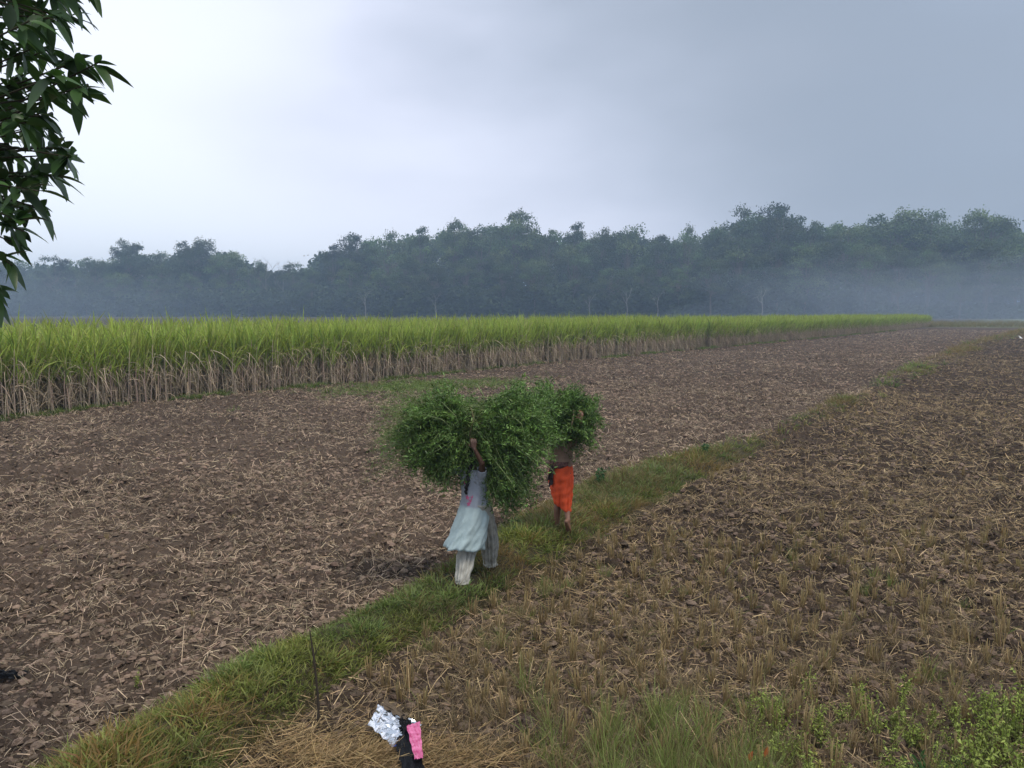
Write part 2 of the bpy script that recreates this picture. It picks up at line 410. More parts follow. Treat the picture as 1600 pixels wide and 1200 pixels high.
for (r0, r1, dens, s) in ((4.0, 8, 300, .95), (8, 14, 210, 1.0), (14, 30, 70, 1.3), (30, 70, 12, 2.1), (70, 135, 3, 3)):
    x, y = scatter(r0, r1, dens); b, hw, side = bund(x, y)
    pn = fbm(x, y, .9, 3); thin = fbm(x + 20, y, 3.0, 2)
    f1, f2 = G(1300, 643)[:2], G(1432, 584)[:2]
    pw = np.exp(-((x - f1[0]) ** 2 + (y - f1[1]) ** 2) / 4.5) * .55 + np.exp(-((x - f2[0]) ** 2 + (y - f2[1]) ** 2) / 9) + .5 * sstep(42, 55, y)
    far = sstep(15.5, 17.5, y) * (.95 - pw)
    patch = ((pn - .5) * .9) ; k = (b + patch < 1.0) & (rng.random(len(x)) < (1.15 - far) * (.35 + 1.1 * pn))
    k &= ~((np.hypot(x + .62, y - 8.5) < .3))
    x, y, b = x[k], y[k], b[k]; pn = pn[k]; n = len(x)
    dry = rng.random(n) < .10 + .45 * sstep(.5, .7, fbm(x - 30, y, .7, 3)) + .6 * sstep(38, 50, y) + .4 * sstep(.5, .62, thin[k]); v = rng.integers(0, 5, n)
    z = H(x, y, False); tall = .92 * (.72 + 2.4 * np.maximum(pn - .25, 0) ** 1.2) * s * (1.25 - .45 * b) * U(.6, 1.4, n)
    tint = vary((1, 1, 1), n, .25, .08) * (.75 + .5 * fbm(x, y, .5, 2))[:, None]
    yel = sstep(.45, .7, fbm(x + 9, y - 4, .8, 2))[:, None]; tint = tint * (1 + yel * np.array([.35, .14, .0]))
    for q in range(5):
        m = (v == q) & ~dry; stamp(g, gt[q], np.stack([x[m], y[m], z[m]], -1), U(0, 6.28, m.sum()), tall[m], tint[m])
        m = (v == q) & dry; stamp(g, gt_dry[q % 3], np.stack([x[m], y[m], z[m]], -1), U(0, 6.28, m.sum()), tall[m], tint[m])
# green fringe at the foot of the cane and the weedy patch behind the bundles
s = U(0, cum[-1] * .8, 5200); off = np.abs(rng.normal(0, .22, 5200)) * np.where(rng.random(5200) < .7, -1, 1) * 1.0
p = cane_at(s, off - .15); k = rng.random(5200) < sstep(.35, .65, vnoise(p[:, 0], p[:, 1], 1.7)); p = p[k]
q_ = G(668, 598)[:2]; e = rng.normal(size=(1300, 2)) * np.array([1.6, 1.6]); e = np.stack([e[:, 0] + e[:, 1] * .55, e[:, 1] * .9], -1) + q_ + np.array([.3, -2.0])
e = e[cane_side(e[:, 0], e[:, 1]) < .1]; p = np.concatenate([p, e]); n = len(p)
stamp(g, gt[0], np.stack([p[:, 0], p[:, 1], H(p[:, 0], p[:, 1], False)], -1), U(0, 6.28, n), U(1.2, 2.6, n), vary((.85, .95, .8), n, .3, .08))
tag(obj('ridge_grass', g.mesh('ridge_grass', M_LEAF)), 'short green and yellowing grass along the raised field ridge', 'grass', kind='stuff')

# short stubs and dry grass at the far end of the fields
g = Geo(); n = 3800; x = U(40, 190, n); y = U(134, 175, n)
stamp(g, gt_dry[0], np.stack([x, y, 0 * x], -1), U(0, 6.28, n), U(4, 9, n), vary((.9, 1.0, .8), n, .3))
tag(obj('far_dry_grass', g.mesh('far_dry_grass', M_LEAF)), 'hazy strip of low dry grass beyond the ploughed fields', 'grass', kind='stuff')

# ------------------------------------------------------------------ straw mat in the foreground
g = Geo()
c0 = G(600, 1190)[:2]; n = 7500
a_ = U(0, 6.28, n); r_ = np.abs(rng.normal(0, .62, n)) * (1 + .25 * np.sin(a_ * 3 + 1))
x = c0[0] - .1 + r_ * np.cos(a_) * 1.0; y = c0[1] + r_ * np.sin(a_) * .40 - .06
hump = .03 * np.exp(-r_ ** 2)
D = np.stack([np.cos(a_ * 0 + rng.normal(.3, .9, n)), np.sin(rng.normal(.3, .9, n)), rng.normal(.0, .13, n)], -1)
ribbons(g, np.stack([x, y, H(x, y, False) + hump + U(.01, .07, n)], -1), D, U(.06, .24, n), U(.003, .006, n), rng.normal(0, .03, (n, 3)), (1, 1, .9, .6),
        vary((.34, .235, .115), n, .5, .05) * np.where(rng.random(n) < .3, .55, 1)[:, None])
tag(obj('straw_mat', g.mesh('straw_mat', M_STRAW)), 'flattened mat of golden brown straw under the foil wrapper', 'straw', kind='stuff')

# ------------------------------------------------------------------ rice stubble tufts, single things nearest the camera
def stubble_mesh(i):
    g = Geo(); nb = 24
    an = U(0, 6.28, nb); r = .028 * np.sqrt(rng.random(nb)); q = np.abs(rng.normal(0, .11, nb))
    P = np.stack([r * np.cos(an), r * np.sin(an), -.03 + 0 * r], -1); D = np.stack([np.cos(an) * q, np.sin(an) * q, 1 + 0 * q], -1)
    L_ = U(.12, .26, nb) * (.8 + .5 * random.random())
    ribbons(g, P, D, L_, U(.005, .009, nb), rng.normal(0, .012, (nb, 3)), (1, 1, .9), vary((.17, .105, .05), nb, .35), vary((.36, .27, .13), nb, .35))
    nb = 5; an = U(0, 6.28, nb); q = U(.4, 1.2, nb)
    grn = i % 3 == 0
    c = (.13, .17, .04) if grn else (.30, .22, .12)
    P = np.zeros((nb, 3)); D = np.stack([np.cos(an) * q, np.sin(an) * q, 1 + 0 * q], -1)
    ribbons(g, P, D, U(.15, .3, nb), U(.004, .007, nb), np.array([0, 0, -.06]) * np.ones((nb, 1)), (1, .9, .6, .1), vary(c, nb, .3))
    return g
sg = [stubble_mesh(i) for i in range(8)]
sm = [q.mesh('stubble_tuft', M_STRAW) for q in sg]
pts = []
def ok_stub(x, y):
    b, hw, side = bund(np.array([x]), np.array([y])); px, py = PX(x, y, .1)
    if side[0] > 0 or b[0] < 1.0 or not (560 < px < 1640 and py < 1215): return False
    if np.hypot(x - c0[0], (y - c0[1]) * 1.6) < .95: return False
    return True
row = 0
gy = 4.2
while gy < 10.5:
    gx = -2.2 + (row % 2) * .13
    while gx < 7.5:
        x, y = gx + random.gauss(0, .05), gy + random.gauss(0, .05)
        if ok_stub(x, y) and random.random() < .85 - .035 * max(0, y - 6.5) - .05 * max(0, x - 1.5): pts.append((x, y))
        gx += .27
    gy += .25; row += 1
pts.sort(key=lambda p: math.hypot(*p)); near, rest = pts[:300], pts[300:]
for (x, y) in near:
    o = obj('stubble_tuft', random.choice(sm)); o.location = (x, y, float(H(x, y, False))); s = U(.75, 1.2, 1)[0]; o.scale = (s, s, s * U(.8, 1.15, 1)[0])
    o.rotation_euler = (random.gauss(0, .08), random.gauss(0, .08), random.random() * 6.28)
    tag(o, 'upright brown tuft of cut rice stubble standing in the right hand field', 'rice stubble', 'tufts of rice stubble in the right hand field')
g = Geo(); x, y = scatter(9.5, 30, 1.6); b, hw, side = bund(x, y)
k = (side < 0) & (b > 1) & (rng.random(len(x)) < 1.3 * sstep(.42, .62, fbm(x, y, 3, 2))); x, y = x[k], y[k]
if rest: x = np.concatenate([x, [p[0] for p in rest]]); y = np.concatenate([y, [p[1] for p in rest]])
x2, y2 = scatter(8, 30, .5); b, hw, side = bund(x2, y2); k = (side > 0) & (b > 1) & (cane_side(x2, y2) < 0) & (rng.random(len(x2)) < .5)
v = rng.integers(0, 8, len(x))
for q in range(8):
    m = v == q; stamp(g, sg[q].arrays(), np.stack([x[m], y[m], H(x[m], y[m], False)], -1), U(0, 6.28, m.sum()), U(.6, 1.05, m.sum()), vary((1, 1, .95), m.sum(), .2))
m = k; stamp(g, sg[1].arrays(), np.stack([x2[m], y2[m], H(x2[m], y2[m], False)], -1), U(0, 6.28, m.sum()), U(.35, .6, m.sum()), vary((1.3, 1.2, 1.1), m.sum(), .2))
tag(obj('distant_stubble', g.mesh('distant_stubble', M_STRAW)), 'sparse low rice stubble farther out in the ploughed fields', 'rice stubble', kind='stuff')

# ------------------------------------------------------------------ sugarcane
def cane_clump(ns, ng, nd, dense=True):
    """returns (stalks, green leaves, dry leaves) as three Geo"""
    gs, gl, gd = Geo(), Geo(), Geo()
    for k in range(ns):
        a = random.random() * 6.28; r = .16 * math.sqrt(random.random()); bx, by = r * math.cos(a), r * math.sin(a)
        lx, ly = random.gauss(0, .10), random.gauss(0, .10); top = random.uniform(1.25, 1.85)
        base = np.array([bx, by, -.05]); tip = np.array([bx + lx, by + ly, top])
        mid = (base + tip) / 2 + rng.normal(0, .03, 3)
        c = vary((.42, .33, .25), 4, .3, .08)
        tube(gs, [base, (base + mid) / 2, mid, tip], [.017, .016, .015, .011], np.repeat(c, 5, axis=0), 5)
        f = U(0.50, 1.0, ng); P = base + (tip - base) * f[:, None]
        an = U(0, 6.28, ng); q = U(.08, .42, ng) * (1.45 - f * .9); D = np.stack([np.cos(an) * q, np.sin(an) * q, 1 + 0 * q], -1)
        L_ = U(.95, 1.35, ng) * (1.25 - .25 * f)
        out_ = np.stack([np.cos(an), np.sin(an), 0 * an], -1)
        dr = U(.05, .75, ng); B = out_ * (.30 * dr * L_ * 1.5)[:, None] + np.array([0, 0, -1.]) * (L_ * dr * .75)[:, None]
        tone = vary((.29, .37, .085), ng, .45, .08); tip_c = tone * np.array([1.25, 1.12, 1.0])
        old = rng.random(ng) < .07; tip_c[old] = (.36, .30, .14)
        if dense: ribbons(gl, P, D, L_, U(.030, .048, ng), B, (.6, 1, .9, .6, .05), tone, tip_c, fold=.12)
        else: ribbons(gl, P, D, L_, U(.034, .052, ng), B, (.7, 1, .7, .05), tone, tip_c)
        f = U(0.15, .92, nd); P = base + (tip - base) * f[:, None]; an = U(0, 6.28, nd); q = U(.25, .95, nd)
        D = np.stack([np.cos(an) * q, np.sin(an) * q, U(-.1, 1.1, nd)], -1); L_ = U(.45, .95, nd) * (.55 + .5 * f)
        B = np.stack([np.cos(an) * .1, np.sin(an) * .1, -U(.7, 1.5, nd)], -1) * L_[:, None]
        dc = vary((.56, .44, .33), nd, .45, .05)
        ribbons(gd, P, D, L_, U(.014, .026, nd), B, (.8, 1, .8, .5, .1) if dense else (.9, 1, .6, .1), dc * .9, dc)
    return gs, gl, gd
variants = []
for k in range(8):
    gs, gl, gd = cane_clump(4, 10, 12)
    variants.append((gs.mesh('cane_stalks', M_STALK), gl.mesh('cane_green_leaves', M_CANE), gd.mesh('cane_dry_leaves', M_CANE)))
n1 = 190; s1 = np.linspace(9.0, 61, n1) + rng.normal(0, .05, n1); p1 = cane_at(s1, U(-.16, .2, n1) + .5 * (vnoise(s1, s1 * 0, 2.3) - .5))
n2 = 110; s2 = np.linspace(10.0, 42, n2) + rng.normal(0, .08, n2); p2 = cane_at(s2, U(.35, .55, n2))
P_ = np.concatenate([p1, p2])
for k, (x, y) in enumerate(P_):
    v = random.choice(variants); front = k < n1
    o = thing('sugarcane_plant', (x, y, 0), 'tall green sugarcane plant with dry brown lower leaves in the row edging the ploughed field' if front else
              'green sugarcane plant in the second row just behind the field edge row',
              'sugarcane', 'sugarcane plants along the front edge of the cane field' if front else 'sugarcane plants in the second row', random.random() * 6.28)
    hs = (3.70 - .0068 * y) / 3.0 * random.uniform(.84, 1.03) * (1 - .02 * front); o.scale = (1, 1, hs)
    obj('stalks', v[0], o); obj('green_leaves', v[1], o); obj('dry_leaves', v[2], o)
# the mass of the field behind them
g = Geo(); lows = []
for k in range(6):
    gs, gl, gd = cane_clump(5, 8, 7, False); h = Geo(); h.add(*gs.arrays()); h.add(*gl.arrays()); h.add(*gd.arrays()); lows.append(h.arrays())
ss, oo = [], []
def grid(s0, s1, ds, o0, o1, do):
    a, b_ = np.meshgrid(np.arange(s0, s1, ds), np.arange(o0, o1, do)); a = a.ravel(); b_ = b_.ravel()
    ss.append(a + rng.normal(0, ds * .2, a.size)); oo.append(b_ + rng.normal(0, do * .18, a.size))
grid(61, cum[-1], .36, 0, .9, .42); grid(42, 61, .36, .45, .9, .42); grid(9, 60, .42, .9, 4, .5); grid(60, cum[-1], .6, .9, 4, .8); grid(0, 9, .45, 0, 4, .5)
grid(2, 70, .9, 4, 16, 1.1); grid(70, cum[-1], 1.4, 4, 16, 1.6)
s = np.clip(np.concatenate(ss), 0, cum[-1] - .01); o = np.concatenate(oo); p = cane_at(s, o)
v = rng.integers(0, 6, len(s))
for q in range(6):
    m = v == q; k = int(m.sum()); hs = (3.66 - .0068 * p[m, 1]) / 3.0 * U(.92, 1.05, k)
    hs = hs * (.97 + .09 * (vnoise(p[m, 0], p[m, 1], 5) - .5))
    big_ = 1 + .9 * sstep(4, 10, o[m])
    stamp(g, lows[q], np.stack([p[m, 0], p[m, 1], 0 * hs], -1), U(0, 6.28, k), np.stack([big_, big_, hs], -1), vary((1, 1, 1), k, .15, .04))
print('cane faces', sum(len(f) for f in g.f))
tag(obj('sugarcane_field', g.mesh('sugarcane_field', M_CANE)), 'dense mass of green sugarcane filling the field behind its front rows', 'sugarcane', kind='stuff')

# ------------------------------------------------------------------ forest
def crown_tree(H_, wide, low, seed, gappy=0.0):
    r = np.random.default_rng(seed); gt_, gc = Geo(), Geo()
    bark = np.array([.16, .13, .10])
    lean = r.normal(0, .02, 2) * H_
    fork = H_ * (.42 - low * .15)
    top = np.array([lean[0], lean[1], H_ * .86])
    tube(gt_, [[0, 0, -.5], [lean[0] * .2, lean[1] * .2, fork * .5], [lean[0] * .5, lean[1] * .5, fork], [lean[0] * .8, lean[1] * .8, H_ * .66], top],
         [H_ * .017, H_ * .013, H_ * .010, H_ * .006, H_ * .002], bark, 7)
    nb = 38; cz = H_ * (.66 - low * .12); rz_ = H_ * (.31 + low * .11); rx = H_ * wide
    for k in range(nb):
        th = r.uniform(0, 2 * np.pi); ph = np.arccos(r.uniform(-.75, 1)); q = r.uniform(.55, .92)
        c = np.array([lean[0] * .7 + rx * q * np.sin(ph) * np.cos(th), lean[1] * .7 + rx * q * np.sin(ph) * np.sin(th), cz + rz_ * q * np.cos(ph)])
        br = H_ * r.uniform(.06, .115) * (1 - .25 * gappy)
        st = np.array([lean[0] * .6, lean[1] * .6, min(fork + r.uniform(0, .25) * H_, c[2] - .02 * H_)])
        tube(gt_, [st, (st + c) / 2 + r.normal(0, .02 * H_, 3), c], [H_ * .006, H_ * .004, H_ * .0015], bark, 4)
        m = int(270 * (1 - .35 * gappy)); u = unit(r.normal(size=(m, 3))); u[:, 2] = np.where(u[:, 2] < -.3, -u[:, 2], u[:, 2])
        rad = br * (.45 + .65 * r.random(m))
        lump = 1 + .35 * np.sin(u[:, 0] * 5 + k) * np.cos(u[:, 1] * 4 + 2 * k)
        P = c + u * (rad * lump)[:, None] * np.array([1.0, 1.0, .92])
        s_ = H_ * r.uniform(.008, .0165, m)
        Dd = unit(r.normal(size=(m, 3)) + u * .4 + np.array([0, 0, .2]))
        base = np.array([.066, .106, .038]) * (.55 + 1.0 * r.random()); base = base * np.array([1 + .35 * r.random(), 1, 1])
        cc = base[None] * (1 + r.uniform(-.3, .3, (m, 1)))
        ribbons(gc, P - Dd * s_[:, None] * .5, Dd, s_, s_ * .9, r.normal(0, .1, (m, 3)) * s_[:, None], (.5, 1, .35), cc, side=r.normal(size=(m, 3)))
    return gt_, gc
TREES = []
for k in range(9):
    kind = k % 3
    gt_, gc = crown_tree(30, (.24, .29, .21)[kind], (.1, .7, 1.15)[kind], 100 + k, (0, .25, .45)[(k // 3) % 3])
    TREES.append((gt_.mesh('tree_trunk', M_BARK), gc.mesh('tree_crown', M_TREE, False)))
def edgeY(px): return 335 - 75 * np.clip(px, -200, 1800) / 1600
def tree(px, topy, dY, label, group, kind=None, wide=1.0, minh=None):
    if px < -10 or px > 1640: group = 'trees of the forest beyond the picture'; label = 'tree of the forest edge beyond the ' + ('left' if px < 0 else 'right') + ' side of the picture'
    Y = edgeY(px) + dY; top = AT(px, topy, Y); h = max(6, top[2])
    k = random.choice((1, 2, 4, 5, 1, 2)) if kind is None else kind
    o = thing('forest_tree', (top[0], Y, 0), label, 'tree', group, random.random() * 6.28)
    s = h / 28.6; ws = s * wide; o.scale = (ws, ws, s)
    tr, cr_ = TREES[k]; obj('trunk', tr, o); obj('crown', cr_, o); return o
SKY_T = [
 (20, 402, 1, 1.1, 'hazy rounded tree at the far left end of the forest, behind the overhanging mango leaves'),
 (85, 400, 4, 1.1, 'faint blue grey tree just right of the mango leaves at the forest left end'),
 (145, 399, 1, .9, 'low hazy tree where the forest top starts to rise on the left'),
 (205, 378, 3, 1.0, 'broad hazy tree making the first hump of the forest skyline from the left'),
 (250, 393, 4, .9, 'low tree in the dip between the first two left skyline humps'),
 (305, 375, 0, 1.1, 'tallest tree of the left forest third, flat topped with a jagged crown'),
 (362, 388, 1, 1.1, 'rounded wide tree right of the tallest left third tree'),
 (405, 404, 2, .8, 'small tree under the bare twigs on the left skyline'),
 (455, 410, 4, 1.0, 'lowest tree in the long skyline dip, below the two birds'),
 (515, 382, 8, .85, 'tree with a gappy pointed crown at the right end of the long dip'),
 (556, 368, 6, .9, 'tree with a ragged spiky top just past the gappy pointed crown'),
 (605, 364, 7, 1.0, 'broad tree with a spiky top left of the leggy crowned tree'),
 (652, 355, 8, .75, 'leggy tree with an open rounded crown rising above its neighbours'),
 (708, 347, 6, .8, 'tree with a narrow forked crown left of the central peak'),
 (752, 352, 4, 1.0, 'dense tree on the left shoulder of the central peak'),
 (803, 332, 6, .9, 'highest tree of the central peak above the front fodder bundle'),
 (852, 354, 1, .9, 'tree just right of the central peak, slightly lower'),
 (896, 349, 8, .75, 'small crowned dark tree poking up right of the central peak'),
 (938, 361, 3, .8, 'short dark tree in the notch right of the small crowned tree'),
 (985, 349, 2, 1.0, 'round crowned tree standing alone between two skyline notches'),
 (1030, 366, 8, .9, 'low gappy tree in the notch left of the small twin crowns'),
 (1072, 355, 7, .7, 'slim tree with small twin crowns left of the tallest group'),
 (1112, 358, 8, .8, 'gappy crowned tree with sky showing through, left edge of the tallest group'),
 (1156, 325, 7, .95, 'tallest tree with an open lacy crown, left of the tallest group'),
 (1218, 323, 6, .95, 'dense tall tree with a dark knobbly top, middle of the tallest group'),
 (1262, 341, 1, .85, 'lower shoulder tree on the right of the tallest group'),
 (1325, 342, 1, 1.1, 'flat topped wide tree right of the tallest group'),
 (1402, 331, 0, 1.2, 'big dome shaped tree with pale upper leaves on the right'),
 (1458, 332, 4, .95, 'tree with a ragged top right of the big dome shaped tree'),
 (1500, 356, 1, .9, 'lower tree in the dip left of the dark right hand peak'),
 (1546, 331, 0, 1.1, 'dark dense tree making the last peak near the right edge'),
 (1605, 356, 1, 1.1, 'dark tree cut by the right edge of the picture'),
]
for (px, ty, kd, wd, lab) in SKY_T: tree(px, ty, random.uniform(-4, 6), lab, 'trees of the forest skyline', kd, wd)
sx = np.array([t[0] for t in SKY_T]); sy = np.array([t[1] for t in SKY_T])
def sky_at(px): return float(np.interp(px, sx, sy))
SHORT = ['far left hazy rounded tree', 'faint tree beside the mango leaves', 'low tree where the skyline starts rising', 'broad tree of the first left hump', 'low tree between the left humps',
 'tallest tree of the left third', 'rounded wide tree of the left third', 'tree under the bare twigs', 'lowest tree of the skyline dip', 'gappy pointed crown ending the dip', 'ragged spiky topped tree',
 'broad spiky tree left of centre', 'leggy open crowned tree', 'narrow forked crown', 'left shoulder tree of the central peak', 'central peak tree', 'tree just right of the central peak', 'small crowned dark tree',
 'short dark notch tree', 'lone round crowned tree', 'low gappy notch tree', 'slim twin crowned tree', 'gappy tree edging the tallest group', 'tall open lacy crown', 'dark knobbly topped tree',
 'shoulder tree right of the tallest group', 'flat topped wide tree', 'big dome shaped tree', 'ragged top beside the dome tree', 'low tree left of the last peak', 'dark last peak tree', 'dark tree cut by the right edge']
def rank_label(px, where, used=set()):
    if px < -10 or px > 1640: return 'tree of the forest edge beyond the picture side, seen only from elsewhere'
    k = int(np.argmin(np.abs(sx - px))); side_ = 'left' if px < sx[k] else 'right'
    t_ = f"{where} and slightly {side_} of the {SHORT[k]}"
    if t_ in used: t_ = t_.replace('slightly', 'farther')
    used.add(t_); return t_
px = -330
while px < 1960:                                             # lower trees in front
    tree(px, sky_at(px) + random.uniform(30, 62), random.uniform(-22, -10), rank_label(px, 'lower tree in front'), 'lower trees in the front rank of the forest', None, random.uniform(.9, 1.3)); px += random.uniform(38, 60)
px = -400
while px < 2050:                                             # a rank behind
    tree(px, sky_at(px) + random.uniform(6, 20), random.uniform(14, 34), rank_label(px, 'half hidden tree behind'), 'trees behind the front rank of the forest', None, 1.15)
    px += random.uniform(42, 62)
for px in (-90, -200, 1690, 1790): tree(px, 360 + (px < 0) * 30, 0, 'tree at the forest end beyond the picture', 'trees of the forest beyond the picture', None, 1.2)
# deep wood behind and undergrowth: one mass each
g = Geo(); lump = Geo(); r = rng; m = 90; u = unit(rng.normal(size=(m, 3))); P = u * (1.2 + 1.6 * rng.random(m))[:, None]; s_ = U(.6, 1.1, m)
Dd = unit(rng.normal(size=(m, 3))); ribbons(lump, P, Dd, s_, s_, rng.normal(0, .1, (m, 3)), (.6, 1, .4), vary((.045, .066, .026), m, .35)); lump = lump.arrays()
n = 2600; pxs = U(-450, 2050, n); Ys = edgeY(pxs) + U(40, 75, n); x = (pxs - 800) / 1200 * Ys; z = U(0, 1, n) ** .9 * np.array([AT(a, sky_at(a) + 26, b)[2] for a, b in zip(pxs, Ys)])
stamp(g, lump, np.stack([x, Ys, np.maximum(z, .5)], -1), U(0, 6.28, n), U(1.2, 2.0, n), vary((1, 1, 1), n, .3))
tag(obj('deep_forest', g.mesh('deep_forest', M_TREE)), 'deep hazy mass of the forest seen behind its front trees', 'forest', kind='stuff')
g = Geo(); n = 2300; pxs = np.concatenate([U(-400, 1230, 1700), U(1230, 2000, 600)]); Ys = edgeY(pxs) + U(-24, 10, n); x = (pxs - 800) / 1200 * Ys
stamp(g, lump, np.stack([x, Ys, U(.3, 7.5, n) * (pxs < 1380) + U(.2, 2.2, n)], -1), U(0, 6.28, n), U(.7, 1.3, n), vary((1.1, 1.1, 1), n, .3))
tag(obj('forest_undergrowth', g.mesh('forest_undergrowth', M_TREE)), 'low bushes along the foot of the hazy forest', 'bushes', kind='stuff')

def bare_tree(name, px, basey, topy, dY, label, seed, col=(.27, .255, .23), spread=.5, trunk=.2):
    r = np.random.default_rng(seed); Y = edgeY(px) + dY; top = AT(px, topy, Y); h = top[2]; bz = AT(px, basey, Y)[2] if basey else 0
    o = thing(name, (top[0], Y, 0), label, 'tree', 'bare trees in the forest'); gt_, gb = Geo(), Geo()
    tube(gt_, [[0, 0, -.3], [.2, 0, h * .25], [-.1, .1, h * .45], [.1, 0, h * .6]], [trunk, trunk * .8, trunk * .7, trunk * .5], np.array(col), 7)
    def br(p, d, L_, rad, lv):
        q = p + d * L_; mid = (p + q) / 2 + r.normal(0, L_ * .08, 3); tube(gb, [p, mid, q], [rad, rad * .8, rad * .55], np.array(col), 5)
        if lv:
            for _ in range(3 if lv > 1 else 2): br(q, unit(d + r.normal(0, spread, 3) * np.array([1, 1, .5])), L_ * r.uniform(.5, .8), rad * .55, lv - 1)
    for k in range(3): br(np.array([.1 * (k - 1), 0, h * (.42 + .08 * k)]), unit(np.array([(k - 1) * .55, r.normal(0, .3), 1.])), h * .2, trunk * .45, 2)
    obj('trunk', gt_.mesh('bare_trunk', M_BARK), o); obj('branches', gb.mesh('bare_branches', M_BARK), o)
bare_tree('bare_tree', 570, None, 448, -30, 'slim pale bare tree low against the dark forest left of the front bundle', 1, trunk=.16)
bare_tree('bare_tree', 1028, None, 448, -28, 'pale thin dead trunk at the forest foot between the bundles and the right smoke', 2, trunk=.14)
bare_tree('bare_tree', 1192, None, 440, -26, 'pale dead tree with crooked white branches at the forest foot', 3, spread=.9, trunk=.18)
bare_tree('bare_tree', 921, None, 457, -28, 'pale slim dead trunk at the forest foot right of the front bundle', 6, trunk=.14, spread=.3)
bare_tree('bare_tree', 980, None, 446, -28, 'second pale slim dead trunk right of the front bundle, taller and forked', 7, trunk=.16, spread=.4)
bare_tree('bare_tree', 680, None, 452, -29, 'pale forked dead trunk low in the forest above the left lobe of the bundle', 8, trunk=.13, spread=.5)
bare_tree('bare_tree', 414, None, 396, -2, 'bare dead twigs of the left one of two dead treetops on the skyline', 4, col=(.2, .18, .16), trunk=.22)
bare_tree('bare_tree', 441, None, 398, -2, 'bare dead twigs of the right one of two dead treetops on the skyline', 5, col=(.2, .18, .16), trunk=.22)

# two birds over the dip
def bird(px, py, Y, label):
    p = AT(px, py, Y); o = thing('bird', tuple(p), label, 'bird', 'birds above the forest', random.random())
    g = Geo(); tube(g, [[-.28, 0, 0], [-.15, 0, .03], [.05, 0, .03], [.22, 0, .05], [.34, 0, .04]], [.01, .07, .09, .05, .01], np.array([.25, .25, .25]), 8)
    obj('body', g.mesh('bird_body', M_STALK, True), o)
    for s in (-1, 1):
        g = Geo(); P = np.array([[.05, .04 * s, .05]]); ribbons(g, P, np.array([[-.1, s, .55]]), np.array([.5]), np.array([.2]), np.array([[0, .1 * s, -.12]]), (1, .9, .6, .15), np.array([[.22, .22, .22]]), side=np.array([[0, 0, 1.]]))
        obj('wing', g.mesh('bird_wing', M_STALK), o)
bird(475, 400, 210, 'tiny bird above the skyline dip, the left one of two'); bird(481, 399, 212, 'tiny bird above the skyline dip, the right one of two')

# ------------------------------------------------------------------ mango tree overhanging from the left
mt = thing('mango_tree', (-6.2, 4.6, 0), 'dark glossy leaved mango tree whose twigs hang into the top left corner', 'tree')
gt_, gb, gl = Geo(), Geo(), Geo(); O = np.array([-6.2, 4.6, 0])
tube(gt_, [[0, 0, -.3], [.05, 0, .8], [.1, .05, 1.8], [.3, .0, 2.7], [.5, -.05, 3.5]], [.26, .21, .18, .15, .12], np.array([.09, .07, .055]), 12)
edge = [(-300, 330), (0, 150), (40, 138), (90, 172), (140, 150), (170, 120), (200, 112), (240, 138), (280, 118), (310, 92), (350, 84), (372, 50), (410, 40), (440, 18), (475, -8), (560, -60)]
tips = []
for k in range(2600):
    py = random.uniform(-260, 470); mxp = np.interp(py, [e[0] for e in edge], [e[1] for e in edge])
    px = mxp - 12 - random.random() ** 1.3 * 420
    Yd = random.uniform(3.3, 5.6)
    if px > mxp - 70: Yd = random.uniform(3.5, 4.3)
    p = AT(px, py, Yd)
    if all(np.linalg.norm(p - q) > .138 for q in tips): tips.append(p)
    if len(tips) > 420: break
for k in range(90):                                                # rest of the crown, out of the picture
    p = np.array([-6.2, 4.6, 5.0]) + unit(rng.normal(size=3)) * np.array([2.2, 2.2, 1.5]) * random.uniform(.6, 1)
    if PX(*p)[0] < -20: tips.append(p)
limbs = [np.array(q) + O for q in ([1.2, -.1, 3.3], [1.6, .3, 4.3], [1.7, -.5, 2.9], [1.3, -.2, 5.3], [-.5, .5, 4.8], [.2, -1.2, 4.6], [.8, .9, 4.9], [2.4, -.3, 3.9], [2.3, -.5, 4.9])]
for q in limbs:
    s_ = O + np.array([.4, 0, 2.9]); tube(gb, [s_ - O, (s_ + q) / 2 - O + rng.normal(0, .08, 3) + [0, 0, .12], q - O], [.09, .06, .035], np.array([.09, .07, .055]), 8)
lp, ld, ll, lw, lb, lc, ls = [], [], [], [], [], [], []
for p in tips:
    q = min(limbs, key=lambda a: np.linalg.norm(a - p) + .6 * max(0, a[0] - p[0]))
    mid = (p + q) / 2 + rng.normal(0, .06, 3) + [0, 0, .05]
    tube(gb, [q - O, mid - O, p - O], [.013, .007, .0035], np.array([.07, .06, .04]), 5)
    ax = unit(p - mid); nl = random.randint(7, 12)
    for j in range(nl):
        d = unit(ax * random.uniform(.1, .9) + rng.normal(0, .95, 3) + np.array([.3, 0, -.02])); L_ = random.uniform(.07, .165)
        lp.append(p - O - ax * random.uniform(0, .16)); ld.append(d); ll.append(L_); lw.append(L_ * random.uniform(.31, .44))
        lb.append(np.array([0, 0, -random.uniform(.15, .55) * L_]) + rng.normal(0, .04, 3) * L_); lc.append(np.array([.05, .105, .026]) * random.uniform(.5, 1.5)); ls.append(rng.normal(size=3) * .5 + np.array([.2, .2, 0]) + np.cross(d, [0, 0, 1]) * 0 )
lsd = np.array([np.cross(a, np.array([0, 0, 1.]) + rng.normal(0, .45, 3)) for a in ld]); lsd = np.cross(lsd, ld)
ribbons(gl, np.array(lp), np.array(ld), np.array(ll), np.array(lw), np.array(lb), (.06, .62, .95, 1, .82, .5, .04), np.array(lc), side=lsd, fold=.13)
